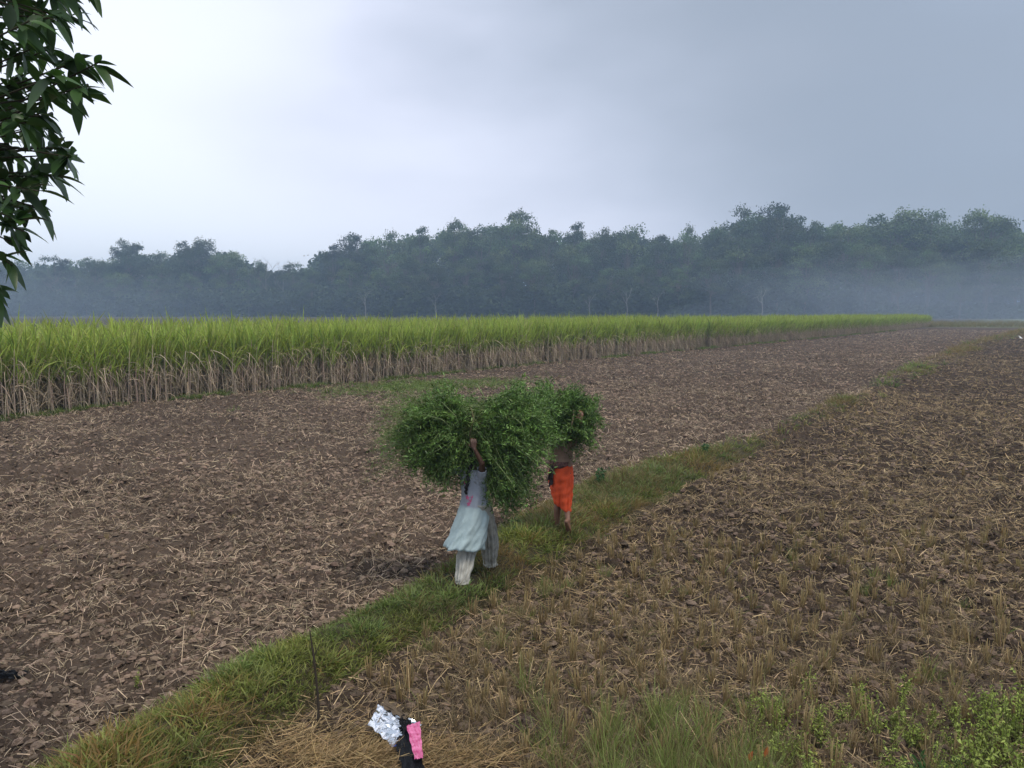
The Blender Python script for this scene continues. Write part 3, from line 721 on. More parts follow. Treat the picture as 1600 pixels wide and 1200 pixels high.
obj('trunk', gt_.mesh('mango_trunk', M_BARK, True), mt); obj('branches', gb.mesh('mango_branches', M_BARK, True), mt); obj('leaves', gl.mesh('mango_leaves', M_MANGO, True), mt)

# ------------------------------------------------------------------ body building: hulls joined and voxel remeshed into one skin
def hull(bm_all, balls):
    bm = bmesh.new()
    for (c, r_) in balls:
        rr_ = r_ if hasattr(r_, '__len__') else (r_, r_, r_)
        from mathutils import Matrix
        bmesh.ops.create_icosphere(bm, subdivisions=2, radius=1, matrix=Matrix.Translation(Vector([float(q) for q in c])) @ Matrix.Diagonal((float(rr_[0]), float(rr_[1]), float(rr_[2]), 1)))
    res = bmesh.ops.convex_hull(bm, input=bm.verts)
    gone = set(e for e in res['geom_interior'] if isinstance(e, bmesh.types.BMVert)) | set(e for e in res['geom_unused'] if isinstance(e, bmesh.types.BMVert))
    bmesh.ops.delete(bm, geom=[q for q in gone if q.is_valid], context='VERTS')
    me = bpy.data.meshes.new('tmp'); bm.to_mesh(me); bm.free(); bm_all.from_mesh(me); bpy.data.meshes.remove(me)
def fused(name, bm, mat, parent, voxel=.006, smooth=4):
    me = bpy.data.meshes.new(name); bm.to_mesh(me); bm.free()
    o = bpy.data.objects.new(name, me); COL.objects.link(o)
    md = o.modifiers.new('r', 'REMESH'); md.mode = 'VOXEL'; md.voxel_size = voxel; md.use_smooth_shade = True
    if smooth: ms = o.modifiers.new('s', 'SMOOTH'); ms.iterations = smooth; ms.factor = .5
    dg = bpy.context.evaluated_depsgraph_get(); m2 = bpy.data.meshes.new_from_object(o.evaluated_get(dg))
    o.modifiers.clear(); o.data = m2; bpy.data.meshes.remove(me); m2.name = name
    m2.materials.clear(); m2.materials.append(mat); o.parent = parent; return o
V3 = lambda *a: np.array(a, float)
def hand(bm, wrist, d, palm, curl=.6, sz=1.0, right=True):
    """palm slab, four fingers of unequal length bent twice, thumb off the side"""
    d = unit(d); palm = unit(palm - d * (palm @ d)); sd_ = np.cross(d, palm) * (1 if right else -1)
    e = wrist + d * .085 * sz
    hull(bm, [(wrist, .017 * sz), (e + sd_ * .030 * sz, .012 * sz), (e - sd_ * .030 * sz, .012 * sz), (wrist + d * .03 + sd_ * .022 * sz, .014 * sz)])
    for k, (o_, L_) in enumerate(((.030, .070), (.010, .080), (-.011, .074), (-.030, .058))):
        b_ = e + sd_ * o_ * sz; a1 = curl * (.6 + .12 * k); d1 = unit(d * math.cos(a1) + palm * math.sin(a1)); a2 = a1 + curl * 1.1
        d2 = unit(d * math.cos(a2) + palm * math.sin(a2)); m_ = b_ + d1 * L_ * .5 * sz; q = m_ + d2 * L_ * .5 * sz
        hull(bm, [(b_, .0095 * sz), (m_, .0085 * sz)]); hull(bm, [(m_, .0085 * sz), (q, .0070 * sz)])
    t0_ = wrist + d * .025 * sz + sd_ * .022 * sz; t1_ = t0_ + unit(sd_ * .8 + d * .6 + palm * .3) * .04 * sz; t2_ = t1_ + unit(sd_ * .3 + d * .9 + palm * .6) * .032 * sz
    hull(bm, [(t0_, .013 * sz), (t1_, .010 * sz)]); hull(bm, [(t1_, .010 * sz), (t2_, .0085 * sz)])
def foot(bm, ankle, h, pitch=0.0, sz=1.0):
    """h: unit heading; pitch>0 raises the heel"""
    up_ = V3(0, 0, 1); f = unit(h * math.cos(pitch) - up_ * math.sin(pitch)); u_ = unit(up_ * math.cos(pitch) + h * math.sin(pitch)); s_ = np.cross(f, u_)
    heel = ankle - u_ * .055 * sz - f * .03 * sz; ball = ankle - u_ * .062 * sz + f * .12 * sz
    hull(bm, [(ankle, .034 * sz), (heel, .028 * sz), (ankle - u_ * .04 + f * .05 * sz, .032 * sz)])
    hull(bm, [(heel, .027 * sz), (ankle + f * .03 * sz - u_ * .02, .030 * sz), (ball + s_ * .026 * sz, .018 * sz), (ball - s_ * .026 * sz, .016 * sz)])
    for k in range(5):
        b_ = ball + s_ * (.030 - .0155 * k) * sz + f * .008; hull(bm, [(b_, .013 * sz), (b_ + f * (.048 - .006 * k) * sz - u_ * .004, (.0125 - .0012 * k) * sz)])
def head(bm, c, h, sz=1.0):
    """c: centre of the skull; h: unit heading"""
    s_ = np.cross(h, V3(0, 0, 1)); u_ = V3(0, 0, 1)
    hull(bm, [(c - h * .02, .083 * sz), (c + h * .025 + u_ * .015, .076 * sz)])
    hull(bm, [(c + h * .035 - u_ * .035, .062 * sz), (c + h * .062 * sz - u_ * .098 * sz, .024 * sz), (c + s_ * .035 - u_ * .07, .03 * sz), (c - s_ * .035 - u_ * .07, .03 * sz)])
    hull(bm, [(c + h * .094 * sz - u_ * .005, .009), (c + h * .112 * sz - u_ * .042, .011), (c + h * .09 * sz - u_ * .042, .016)])
    hull(bm, [(c + h * .093 * sz - u_ * .068 + s_ * .016, .007), (c + h * .093 * sz - u_ * .068 - s_ * .016, .007)])
    for q in (-1, 1):
        hull(bm, [(c + h * .090 + s_ * .045 * q + u_ * .018, .008), (c + h * .098 + s_ * .014 * q + u_ * .016, .009)])
        hull(bm, [(c + s_ * .083 * q * sz - u_ * .01, (.012, .014, .026)), (c + s_ * .078 * q * sz - u_ * .035, .010)])
def cloth(name, rings, mat, parent, nf=9, thick=.004, ns=96, seed=0, closed_top=False, hemwave=None):
    """rings: (cx, cy, z, rx, ry, rot, fold) from top to bottom, interpolated smoothly"""
    r = np.random.default_rng(seed); R_ = np.array(rings, float); m = 44; t = np.linspace(0, len(R_) - 1, m)
    Q = np.stack([np.interp(t, np.arange(len(R_)), R_[:, k]) for k in range(7)], -1)
    for _ in range(3): Q[1:-1] = (Q[:-2] + 2 * Q[1:-1] + Q[2:]) / 4
    an = np.linspace(0, 2 * np.pi, ns, endpoint=False); ph = r.uniform(0, 6.28, 4)
    tt_ = (t / t[-1])[:, None]; A_ = an[None]
    fo = .55 * np.sin(A_ * nf + ph[0] + 1.6 * tt_ + .8 * np.sin(A_ * 2 + ph[1])) + .35 * np.sin(A_ * (nf + 5) + ph[1] - 2.5 * tt_ + np.sin(A_ * 3)) * (.4 + .6 * np.sin(A_ * 2 + ph[3]) ** 2) + .35 * np.sin(A_ * (nf // 2) + ph[2])
    fo = fo + .45 * np.sin(tt_ * 26 + 2.2 * np.sin(A_ * 2 + ph[0]) + A_ * 3) * np.exp(-((tt_ - .45) / .22) ** 2) + .18 * np.sin(tt_ * 47 + A_ * 5 + ph[2])
    wob = .25 * np.sin(an[None] * 3 + t[:, None] * 1.3 + ph[3])
    tw = fo + wob * .4 + .22 * np.sin(an[None] * 17 + t[:, None] * 4.1)
    rx = Q[:, 3:4] + tw * Q[:, 6:7]; ry = Q[:, 4:5] + tw * Q[:, 6:7]
    ca, sa = np.cos(an)[None], np.sin(an)[None]; lx = rx * ca; ly = ry * sa; c_, s_ = np.cos(Q[:, 5:6]), np.sin(Q[:, 5:6])
    zz = np.broadcast_to(Q[:, 2:3], lx.shape).copy()
    if hemwave is not None: zz += hemwave(an)[None] * (np.linspace(0, 1, m) ** 2)[:, None]
    V = np.stack([Q[:, 0:1] + lx * c_ - ly * s_, Q[:, 1:2] + lx * s_ + ly * c_, zz], -1).reshape(-1, 3)
    i, j = np.meshgrid(np.arange(m - 1), np.arange(ns), indexing='ij'); j2 = (j + 1) % ns
    F = np.stack([i * ns + j, (i + 1) * ns + j, (i + 1) * ns + j2, i * ns + j2], -1).reshape(-1, 4)
    me = quads(name, V, F, None, mat, True); o = obj(name, me, parent)
    md = o.modifiers.new('thick', 'SOLIDIFY'); md.thickness = thick; md.offset = 0
    return o
def sleeve(name, pts, rad, mat, parent, seed=1):
    g = Geo(); pts = np.array(pts, float); t = np.linspace(0, len(pts) - 1, 14)
    P = np.stack([np.interp(t, np.arange(len(pts)), pts[:, k]) for k in range(3)], -1); R_ = np.interp(t, np.arange(len(pts)), rad) * (1 + .05 * np.sin(t * 9 + seed))
    tube(g, P, R_, np.array([.5, .5, .5]), 20); o = obj(name, g.mesh(name, mat, True), parent)
    md = o.modifiers.new('thick', 'SOLIDIFY'); md.thickness = .004; return o
SKIN = plain_mat('skin', (.085, .042, .026), .5, .12, 30, spec=.4); SKIN2 = plain_mat('skin_warm', (.19, .095, .058), .55, .12, 30)
HAIR = plain_mat('hair', (.008, .007, .007), .45, .3, 60)

# kurta cloth: pale blue skirt, greyer mauve bodice, pink stitched flowers near the seam
def kurta_mat():
    m, t = new_mat('kurta_cloth'); n = t.nodes.new; l = t.links.new
    co = n('ShaderNodeTexCoord'); sp_ = n('ShaderNodeSeparateXYZ'); l(co.outputs['Object'], sp_.inputs[0])
    st = n('ShaderNodeMapRange'); l(sp_.outputs[2], st.inputs[0]); st.inputs[1].default_value = .86; st.inputs[2].default_value = .885
    mx = n('ShaderNodeMix'); mx.data_type = 'RGBA'; l(st.outputs[0], mx.inputs[0]); mx.inputs[6].default_value = (.40, .50, .51, 1); mx.inputs[7].default_value = (.33, .36, .42, 1)
    no = n('ShaderNodeTexNoise'); no.inputs['Scale'].default_value = 26; no.inputs['Detail'].default_value = 5; l(co.outputs['Object'], no.inputs[0])
    mr = n('ShaderNodeMapRange'); l(no.outputs[0], mr.inputs[0]); mr.inputs[3].default_value = .82; mr.inputs[4].default_value = 1.15
    mu = n('ShaderNodeMix'); mu.data_type = 'RGBA'; mu.blend_type = 'MULTIPLY'; mu.inputs[0].default_value = 1; l(mx.outputs[2], mu.inputs[6]); l(mr.outputs[0], mu.inputs[7])
    p = n('ShaderNodeBsdfPrincipled'); l(mu.outputs[2], p.inputs['Base Color']); p.inputs['Roughness'].default_value = .9
    o = n('ShaderNodeOutputMaterial'); l(p.outputs[0], o.inputs[0]); return m
M_KURTA = kurta_mat()
M_SLEEVE = plain_mat('kurta_sleeve_cloth', (.33, .36, .42), .9, .1, 20)
M_PANTS = plain_mat('striped_cotton', (.36, .35, .31), .9, .25, 16, bump=.6)
M_PINK = plain_mat('pink_thread', (.55, .12, .24), .8, .1)

# ---- front person
Y1 = 8.54; X1 = AT(746, 800, Y1)[0]; Z1 = .115
p1 = thing('person', (X1, Y1, Z1), 'person in pale blue kurta and baggy trousers striding along the ridge, nearer of the two', 'person')
h = unit(V3(.62, .78, 0)); rt = np.cross(h, V3(0, 0, 1))
bm = bmesh.new()
pel = V3(-.02, 0, .80); hipR, hipL = pel + rt * .085, pel - rt * .085
ankL, ankR = V3(-.155, -.28, .075), V3(.135, .26, .085)
kneeL, kneeR = V3(-.10, -.06, .43), V3(.125, .17, .45)
for a_, k_, f_, pt in ((hipL, kneeL, ankL, .12), (hipR, kneeR, ankR, -.05)):
    hull(bm, [(a_, .082), (k_, .052)]); hull(bm, [(k_, .050), (k_ * .6 + f_ * .4 - h * .01, .048), (f_, .031)]); foot(bm, f_, h, pt, .92)
chest = V3(-.04, .0, 1.14); shR = V3(.055, -.125, 1.225); shL = V3(-.155, .09, 1.235)
hull(bm, [(pel + rt * .06, .09), (pel - rt * .06, .09), (V3(-.03, 0, .95) + rt * .05, .08), (V3(-.03, 0, .95) - rt * .05, .08)])
hull(bm, [(V3(-.03, 0, .95) + rt * .05, .08), (V3(-.03, 0, .95) - rt * .05, .08), (chest + rt * .08, .085), (chest - rt * .08, .085)])
hull(bm, [(chest + rt * .08, .085), (chest - rt * .08, .085), (shR, .045), (shL, .045)])
hc = V3(-.02, .05, 1.40); hull(bm, [(V3(-.05, 0, 1.23), .055), (hc - V3(0, .02, .06), .048)]); head(bm, hc, h)
elR, haR = V3(.065, -.255, 1.40), V3(-.015, -.275, 1.555)
elL, haL = V3(-.335, .03, 1.30), V3(-.33, -.03, 1.50)
hull(bm, [(shR, .043), (elR, .032)]); hull(bm, [(elR, .032), (haR, .021)]); hand(bm, haR, V3(-.15, .15, 1), V3(0, 1, 0), .7, .95)
hull(bm, [(shL, .043), (elL, .032)]); hull(bm, [(elL, .032), (haL, .021)]); hand(bm, haL, V3(.1, .1, 1), V3(.3, 1, 0), .7, .95, False)
fused('body', bm, SKIN, p1)
bm = bmesh.new(); hull(bm, [(hc - h * .028 + V3(0, 0, .012), .090), (hc + h * .01 + V3(0, 0, .03), .080)]); hull(bm, [(hc - h * .075 - V3(0, 0, .04), .045), (hc - h * .08, .05)])
bs = hc - h * .10 - V3(0, 0, .07); pb = [bs, bs + V3(.0, -.05, -.08), bs + V3(-.02, -.08, -.16), bs + V3(-.035, -.085, -.24), bs + V3(-.045, -.08, -.31)]
for k in range(4):
    for j in range(3):
        a_ = pb[k] + (pb[k + 1] - pb[k]) * j / 3; c_ = pb[k] + (pb[k + 1] - pb[k]) * (j + .8) / 3; r_ = (.030 - .005 * k); w_ = .008 * (-1) ** (j + k)
        hull(bm, [(a_ + V3(w_, 0, 0), r_ * .8), (c_ - V3(w_, 0, 0), r_)])
fused('hair', bm, HAIR, p1, .006, 2)
ang = math.atan2(rt[1], rt[0])
K = cloth('kurta', [(-.045, -.01, 1.285, .085, .06, ang, .002), (-.045, -.01, 1.255, .155, .085, ang, .002), (-.04, -.005, 1.17, .178, .112, ang, .004), (-.035, 0, 1.0, .158, .118, ang, .006),
                    (-.035, -.01, .86, .172, .135, ang, .008), (-.065, -.03, .70, .205, .165, ang, .016), (-.100, -.050, .54, .212, .19, ang - .1, .020), (-.150, -.075, .385, .225, .215, ang - .2, .026)],
          M_KURTA, p1, nf=8, seed=4, hemwave=lambda a: .035 * np.sin(a + 2.5) + .012 * np.sin(5 * a))
sleeve('sleeve', [shR + V3(-.03, .04, -.05), shR, shR * .45 + elR * .55], [.075, .066, .052], M_SLEEVE, p1)
sleeve('sleeve', [shL + V3(.03, -.02, -.05), shL, shL * .3 + elL * .7], [.075, .068, .056], M_SLEEVE, p1, 3)
sd1 = V3(-.02, 0, 0)
for nm, hp, kn, an_ in (('trouser_leg', hipL, kneeL, ankL), ('trouser_leg', hipR, kneeR, ankR)):
    cloth(nm, [(*(hp + V3(0, 0, .10)), .115, .115, 0, .004), (*(hp * .6 + kn * .4), .112, .112, 0, .010), (*kn, .098, .100, 0, .016), (*(kn * .5 + an_ * .5), .088, .088, 0, .018), (*(an_ + V3(0, 0, .035)), .068, .068, 0, .014), (*(an_ - V3(0, 0, .015)), .078, .082, 0, .012)],
          M_PANTS, p1, nf=11, seed=int(abs(hp[0]) * 1000) % 7)
# stitched flowers on the back of the kurta (sit just proud of the cloth)
def flower(cx, cz, s_):
    g = Geo(); hit = None
    yb = -.135 + .0
    for k in range(5):
        a_ = k * 1.2566 + .3; P = np.array([[cx, yb, cz]]); D = np.array([[math.cos(a_), 0.02, math.sin(a_)]])
        ribbons(g, P, D, np.array([s_]), np.array([s_ * .55]), np.zeros((1, 3)), (.3, 1, .3), np.array([[.5, .1, .2]]), side=np.array([[0, 1., 0]]))
    me = g.mesh('flower', M_PINK); o = obj('embroidered_flower', me, p1)
    md = o.modifiers.new('t', 'SOLIDIFY'); md.thickness = .002
    sw = o.modifiers.new('w', 'SHRINKWRAP'); sw.target = K; sw.wrap_method = 'PROJECT'; sw.use_project_y = True; sw.use_positive_direction = True; sw.use_negative_direction = True; sw.offset = .004
    o.modifiers.move(1, 0)
for (cx, cz) in ((-.105, .98), (-.045, .985), (-.09, .91), (-.035, .905), (-.065, .945), (-.13, 1.14)): flower(cx, cz, .027)

# ---- rear person
Y2 = 10.35; X2 = AT(877, 760, Y2)[0]; Z2 = .13
p2 = thing('person', (X2, Y2, Z2), 'barefoot person in tan top and bright orange wrap walking ahead, one arm raised', 'person')
h = unit(V3(.50, .86, 0)); rt = np.cross(h, V3(0, 0, 1)); bm = bmesh.new()
pel = V3(0, 0, .84); hipR, hipL = pel + rt * .085, pel - rt * .085
ankL, ankR = V3(-.055, .06, .075), V3(.085, -.16, .21)
kneeL, kneeR = V3(-.03, .10, .46), V3(.075, .08, .46)
hull(bm, [(hipL, .08), (kneeL, .052)]); hull(bm, [(kneeL, .050), (kneeL * .6 + ankL * .4 - h * .02, .050), (ankL, .032)]); foot(bm, ankL, h, 0, .98)
hull(bm, [(hipR, .08), (kneeR, .052)]); hull(bm, [(kneeR, .050), (kneeR * .6 + ankR * .4 - h * .01, .050), (ankR, .032)]); foot(bm, ankR, h, 1.0, .98)
chest = V3(0, .0, 1.17); shR = chest + rt * .15 + V3(0, 0, .09); shL = chest - rt * .15 + V3(0, 0, .09)
hull(bm, [(pel + rt * .06, .085), (pel - rt * .06, .085), (V3(0, 0, 1.0) + rt * .05, .075), (V3(0, 0, 1.0) - rt * .05, .075)])
hull(bm, [(V3(0, 0, 1.0) + rt * .05, .075), (V3(0, 0, 1.0) - rt * .05, .075), (chest + rt * .07, .08), (chest - rt * .07, .08)])
hull(bm, [(chest + rt * .07, .08), (chest - rt * .07, .08), (shR, .042), (shL, .042)])
hc = V3(.02, .03, 1.44); hull(bm, [(V3(0, 0, 1.26), .05), (hc - V3(0, .01, .06), .047)]); head(bm, hc, h)
elR, haR = V3(.235, -.16, 1.42), V3(.225, -.36, 1.60); elL, haL = V3(-.24, .1, 1.42), V3(-.24, -.02, 1.62)
hull(bm, [(shR, .042), (elR, .031)]); hull(bm, [(elR, .031), (haR, .021)]); hand(bm, haR, V3(0, .1, 1), V3(0, 1, 0), .6, 1.0)
hull(bm, [(shL, .042), (elL, .031)]); hull(bm, [(elL, .031), (haL, .021)]); hand(bm, haL, V3(0, .1, 1), V3(0, 1, 0), .6, 1.0, False)
fused('body', bm, SKIN2, p2)
bm = bmesh.new(); hull(bm, [(hc - h * .028 + V3(0, 0, .012), .090), (hc + h * .01 + V3(0, 0, .03), .080)]); hull(bm, [(hc - h * .09 - V3(0, 0, .05), .045), (hc - h * .07, .05)]); fused('hair', bm, HAIR, p2, .006, 2)
ang = math.atan2(rt[1], rt[0])
M_TAN = plain_mat('tan_cloth', (.27, .18, .125), .9, .15, 14, bump=.4); M_ORANGE = plain_mat('orange_cloth', (.70, .085, .022), .85, .22, 7, bump=.3)
cloth('blouse', [(0, 0, 1.30, .08, .06, ang, .001), (0, 0, 1.265, .16, .08, ang, .002), (0, 0, 1.17, .172, .112, ang, .003), (0, 0, 1.03, .148, .112, ang, .006), (0, 0, .94, .160, .125, ang, .010)], M_TAN, p2, nf=7, seed=2)
sleeve('sleeve', [shR + V3(-.03, .02, -.05), shR, shR * .4 + elR * .6], [.072, .064, .052], M_TAN, p2)
sleeve('sleeve', [shL + V3(.03, -.02, -.05), shL, shL * .4 + elL * .6], [.072, .064, .052], M_TAN, p2, 2)
cloth('wrap_skirt', [(0, 0, .985, .142, .120, ang, .003), (0, 0, .90, .160, .140, ang, .006), (-.005, 0, .76, .172, .160, ang, .012), (-.0, -.01, .58, .150, .150, ang, .020), (.01, -.01, .39, .125, .130, ang, .022)],
      M_ORANGE, p2, nf=6, seed=9, hemwave=lambda a: -.095 * np.cos(a) + .01 * np.sin(4 * a))
M_DPAT = plain_mat('dark_print_cloth', (.05, .03, .03), .9, .3, 40, col2=(.22, .10, .08))
cloth('waist_cloth', [(-.02, -.005, 1.005, .150, .130, ang, .004), (-.035, -.01, .95, .160, .142, ang, .006), (-.07, -.02, .92, .120, .120, ang, .01)], M_DPAT, p2, nf=7, seed=5)
bmw = None
g = Geo(); n = 60; P = np.stack([U(-.15, -.10, n), U(-.13, -.05, n), U(.86, .97, n)], -1); ribbons(g, P, np.tile([[-.15, -.1, -1.]], (n, 1)), U(.10, .22, n), U(.02, .035, n), rng.normal(0, .01, (n, 3)), (1, 1, .8), vary((.06, .035, .035), n, .4))
obj('hanging_cloth', g.mesh('hanging_cloth', M_STRAW), p2)

# ------------------------------------------------------------------ fodder bundles
def bundle(center, lobes, seed, label, nstem, leaves_per):
    global rng
    o = thing('fodder_bundle', tuple(center), label, 'fodder bundle', 'green fodder bundles carried on heads')
    gs, gl = Geo(), Geo(); r = np.random.default_rng(seed)
    for (c, rad, frac, dark, tipdir) in lobes:
        c = np.array(c); rad = np.array(rad); n = int(nstem * frac)
        # stems leave the tied middle and end on or inside the lobe's shell
        u = unit(r.normal(size=(n, 3)) + np.array(tipdir)); lump = 1 + .24 * np.sin(u[:, 0] * 6 + 1) * np.cos(u[:, 2] * 7) + .14 * np.sin(u[:, 1] * 11 + u[:, 2] * 9)
        q = r.random(n) ** .38; tip = c + u * rad * (q * lump)[:, None]
        start = c * .18 + r.normal(0, .10, (n, 3)); D = tip - start; L_ = np.linalg.norm(D, axis=1)
        bend = np.stack([0 * L_, 0 * L_, -.22 * L_ * r.uniform(.1, 1.0, n)], -1); tip_end = start + D + bend
        cs = np.array([.17, .22, .08])[None] * (1 + r.uniform(-.4, .5, (n, 1)))
        ribbons(gs, start, D, L_, r.uniform(.003, .006, n), bend, (1, .9, .8, .5), cs)
        m = leaves_per; t = 1 - .75 * r.random((n, m)) ** 1.5
        P = start[:, None] + D[:, None] * t[..., None] + bend[:, None] * (t ** 2)[..., None]; P = P.reshape(-1, 3) + r.normal(0, .018, (n * m, 3))
        ax = np.repeat(unit(D + 2 * bend), m, axis=0); Dd = unit(ax * .5 + r.normal(0, .65, (n * m, 3)) + np.array([0, 0, .05]))
        l_ = r.uniform(.016, .055, n * m); cl_ = np.array([.095, .170, .038])[None] * (1 + r.uniform(-.4, .5, (n * m, 1))) * np.repeat(r.uniform(.45, 1.5, (n, 1)), m, axis=0) + np.array([.03, .02, 0]) * (r.random((n * m, 1)) < .12)
        cl_ = cl_ * dark
        ribbons(gl, P, Dd, l_, l_ * r.uniform(.20, .38, n * m), r.normal(0, .006, (n * m, 3)), (.4, 1, .15), cl_, side=r.normal(size=(n * m, 3)))
    return o, gs, gl
B1c = V3(*AT(738, 655, 8.62))
lobesA = [((.02, .25, .0), (.30, .30, .26), .05, 1.0, (0, .2, .2)), ((-.42, .02, -.12), (.50, .50, .52), .42, 1.0, (-.35, -.1, .1)),
          ((.50, .05, -.08), (.50, .52, .52), .34, 1.08, (.25, -.1, .1)), ((.42, -.05, -.52), (.36, .42, .48), .20, .95, (.1, -.2, -.5)), ((-.30, 0, -.42), (.34, .4, .32), .10, .95, (-.2, 0, -.3))]
fb, gs, gl = bundle(B1c, lobesA, 5, 'huge bushy green fodder bundle drooping over the nearer person in the pale kurta', 3000, 36)
# loose pale wisps sticking out on the left
n = 520; r = rng; st = np.stack([U(-.75, -.3, n), U(-.3, .3, n), U(-.5, .25, n)], -1); D = np.stack([-U(.3, 1, n), rng.normal(0, .3, n), U(-.25, .7, n)], -1)
ribbons(gs, st, D, U(.35, .62, n), U(.002, .004, n), np.array([0, 0, -.12]) * np.ones((n, 1)), (1, .8, .5, .2), vary((.17, .22, .07), n, .3))
k_ = 9; tt = U(.5, 1, n * k_); Pp = np.repeat(st, k_, 0) + np.repeat(unit(D), k_, 0) * (.5 * tt)[:, None] + np.array([0, 0, -.12]) * (tt ** 2)[:, None] * .8
ribbons(gl, Pp, rng.normal(size=(n * k_, 3)), U(.015, .035, n * k_), U(.004, .007, n * k_), np.zeros((n * k_, 3)), (.4, 1, .2), vary((.13, .19, .05), n * k_, .3))
obj('stems', gs.mesh('bundle_stems', M_FODDER), fb); obj('leaves', gl.mesh('bundle_leaves', M_FODDER), fb)
g = Geo()       # pale reed hanging over the middle, and pale grass stems among the leaves
for (a, b_, c_, w1) in (((742, 645), (737, 675), (730, 706), .011), ((735, 690), (742, 702), (747, 716), .008), ((705, 690), (690, 700), (668, 712), .006), ((775, 700), (792, 738), (800, 775), .005), ((800, 650), (815, 662), (822, 690), .005), ((655, 645), (690, 655), (705, 668), .005), ((745, 600), (752, 612), (758, 622), .009), ((690, 628), (712, 650), (716, 660), .005)):
    yy = 8.28 if a[0] < 760 else 8.24
    if (a[0], a[1]) in ((742, 645), (735, 690)): yy = 8.44
    tube(g, [AT(*a, yy + .04) - B1c, AT(*b_, yy) - B1c, AT(*c_, yy - .02) - B1c], [w1 * .6, w1 * .8, w1 * .3], np.array([.27, .33, .14]), 5)
obj('pale_reeds', g.mesh('pale_reeds', M_LEAF), fb)
g = Geo(); th = np.linspace(0, 2 * np.pi, 28); rope = np.stack([.02 * np.sin(3 * th), .24 * np.cos(th), .20 * np.sin(th) - .06], -1); tube(g, rope, .008, np.array([.16, .14, .07]), 6); obj('tie_rope', g.mesh('tie_rope', M_STRAW, True), fb)
B2c = V3(*AT(880, 650, 10.3))
fb2, gs, gl = bundle(B2c, [((.12, .02, -.02), (.42, .48, .45), .6, .9, (.1, -.1, .15)), ((-.32, .08, .05), (.46, .48, .45), .4, 1.0, (-.1, 0, .1))], 9, 'smaller round green fodder bundle on the head of the farther person in the orange wrap', 1500, 44)
obj('stems', gs.mesh('bundle_stems', M_FODDER), fb2); obj('leaves', gl.mesh('bundle_leaves', M_FODDER), fb2)
g = Geo(); rope = np.stack([.10 + .02 * np.sin(3 * th), .30 * np.cos(th), .26 * np.sin(th) - .04], -1); tube(g, rope, .010, np.array([.30, .24, .14]), 6); obj('tie_rope', g.mesh('tie_rope', M_STRAW, True), fb2)

# ------------------------------------------------------------------ litter
def crumple(name, q, nu, nv, amp, mat, parent, seed, edge=.012, freq=5.):
    """crumpled sheet spanned by four corner points"""
    r = np.random.default_rng(seed); u, v = np.meshgrid(np.linspace(0, 1, nu), np.linspace(0, 1, nv), indexing='ij')
    q = [np.array(a, float) for a in q]
    P = (q[0] * ((1 - u) * (1 - v))[..., None] + q[1] * (u * (1 - v))[..., None] + q[2] * (u * v)[..., None] + q[3] * ((1 - u) * v)[..., None])
    nn = unit(np.cross(q[1] - q[0], q[3] - q[0])); e1 = unit(q[1] - q[0]); e2 = np.cross(nn, e1)
    hgt = 0
    for k in range(14):                                       # sharp creases: folded planes
        a_ = r.uniform(0, 6.28); f_ = r.uniform(.6, 1.8) * freq / 2; w_ = (np.cos(a_) * u + np.sin(a_) * v) * f_ + r.random(); hgt = hgt + (np.abs((w_ % 1) - .5) - .25) * r.uniform(.4, 1) / (k * .35 + 1)
    hgt = hgt / 1.2
    wobu = (np.abs(v - .5) * 2) ** 6 * np.sin(u * 21 + seed) ; wobv = (np.abs(u - .5) * 2) ** 6 * np.sin(v * 17 + seed * 2)
    P = P + nn * (hgt * amp)[..., None] + e2 * (wobu * edge)[..., None] + e1 * (wobv * edge)[..., None]
    i, j = np.meshgrid(np.arange(nu - 1), np.arange(nv - 1), indexing='ij')
    F = np.stack([i * nv + j, (i + 1) * nv + j, (i + 1) * nv + j + 1, i * nv + j + 1], -1).reshape(-1, 4)
    o = obj(name, quads(name, P.reshape(-1, 3), F, None, mat, False), parent); md = o.modifiers.new('t', 'SOLIDIFY'); md.thickness = .0012; return o
M_FOIL = plain_mat('silver_foil', (.80, .81, .82), .17, .06, 12, metal=1); M_BLUE = plain_mat('blue_print', (.03, .07, .30), .4, .2); M_BROWN = plain_mat('brown_paper', (.10, .07, .04), .7, .25)
M_PINKP = plain_mat('pink_plastic', (.50, .04, .16), .3, .25, 25, col2=(.72, .20, .38), spec=.6); M_BLACK = plain_mat('black_plastic', (.003, .003, .004), .55, .2, spec=.15)
def LP(px, py, z): return G(px, py, z)
org = LP(612, 1140, .10)
w1 = thing('foil_wrapper', tuple(org), 'crumpled silver foil wrapper with a brown flap lying on the straw', 'wrapper')
crumple('foil_sheet', [LP(575, 1131, .10) - org, LP(613, 1166, .09) - org, LP(660, 1132, .15) - org, LP(592, 1100, .20) - org], 56, 50, .034, M_FOIL, w1, 4, .005, 6.)
crumple('blue_edge', [LP(611, 1162, .095) - org, LP(614, 1167, .09) - org, LP(630, 1162, .10) - org, LP(628, 1157, .11) - org], 8, 12, .006, M_BLUE, w1, 5, .001)
crumple('brown_flap', [LP(594, 1102, .20) - org, LP(634, 1126, .18) - org, LP(636, 1116, .20) - org, LP(602, 1091, .24) - org], 12, 14, .02, M_BROWN, w1, 6)
org = LP(648, 1155, .1)
w2 = thing('plastic_wrapper', tuple(org), 'crumpled bright pink plastic wrapper beside the silver foil', 'wrapper')
crumple('pink_sheet', [LP(635, 1134, .19) - org, LP(648, 1186, .16) - org, LP(661, 1184, .16) - org, LP(656, 1127, .19) - org], 30, 16, .014, M_PINKP, w2, 8, .0025)
org = LP(635, 1165, .05)
w3 = thing('plastic_bag', tuple(org), 'torn black plastic bag between the silver foil and the pink wrapper', 'bag')
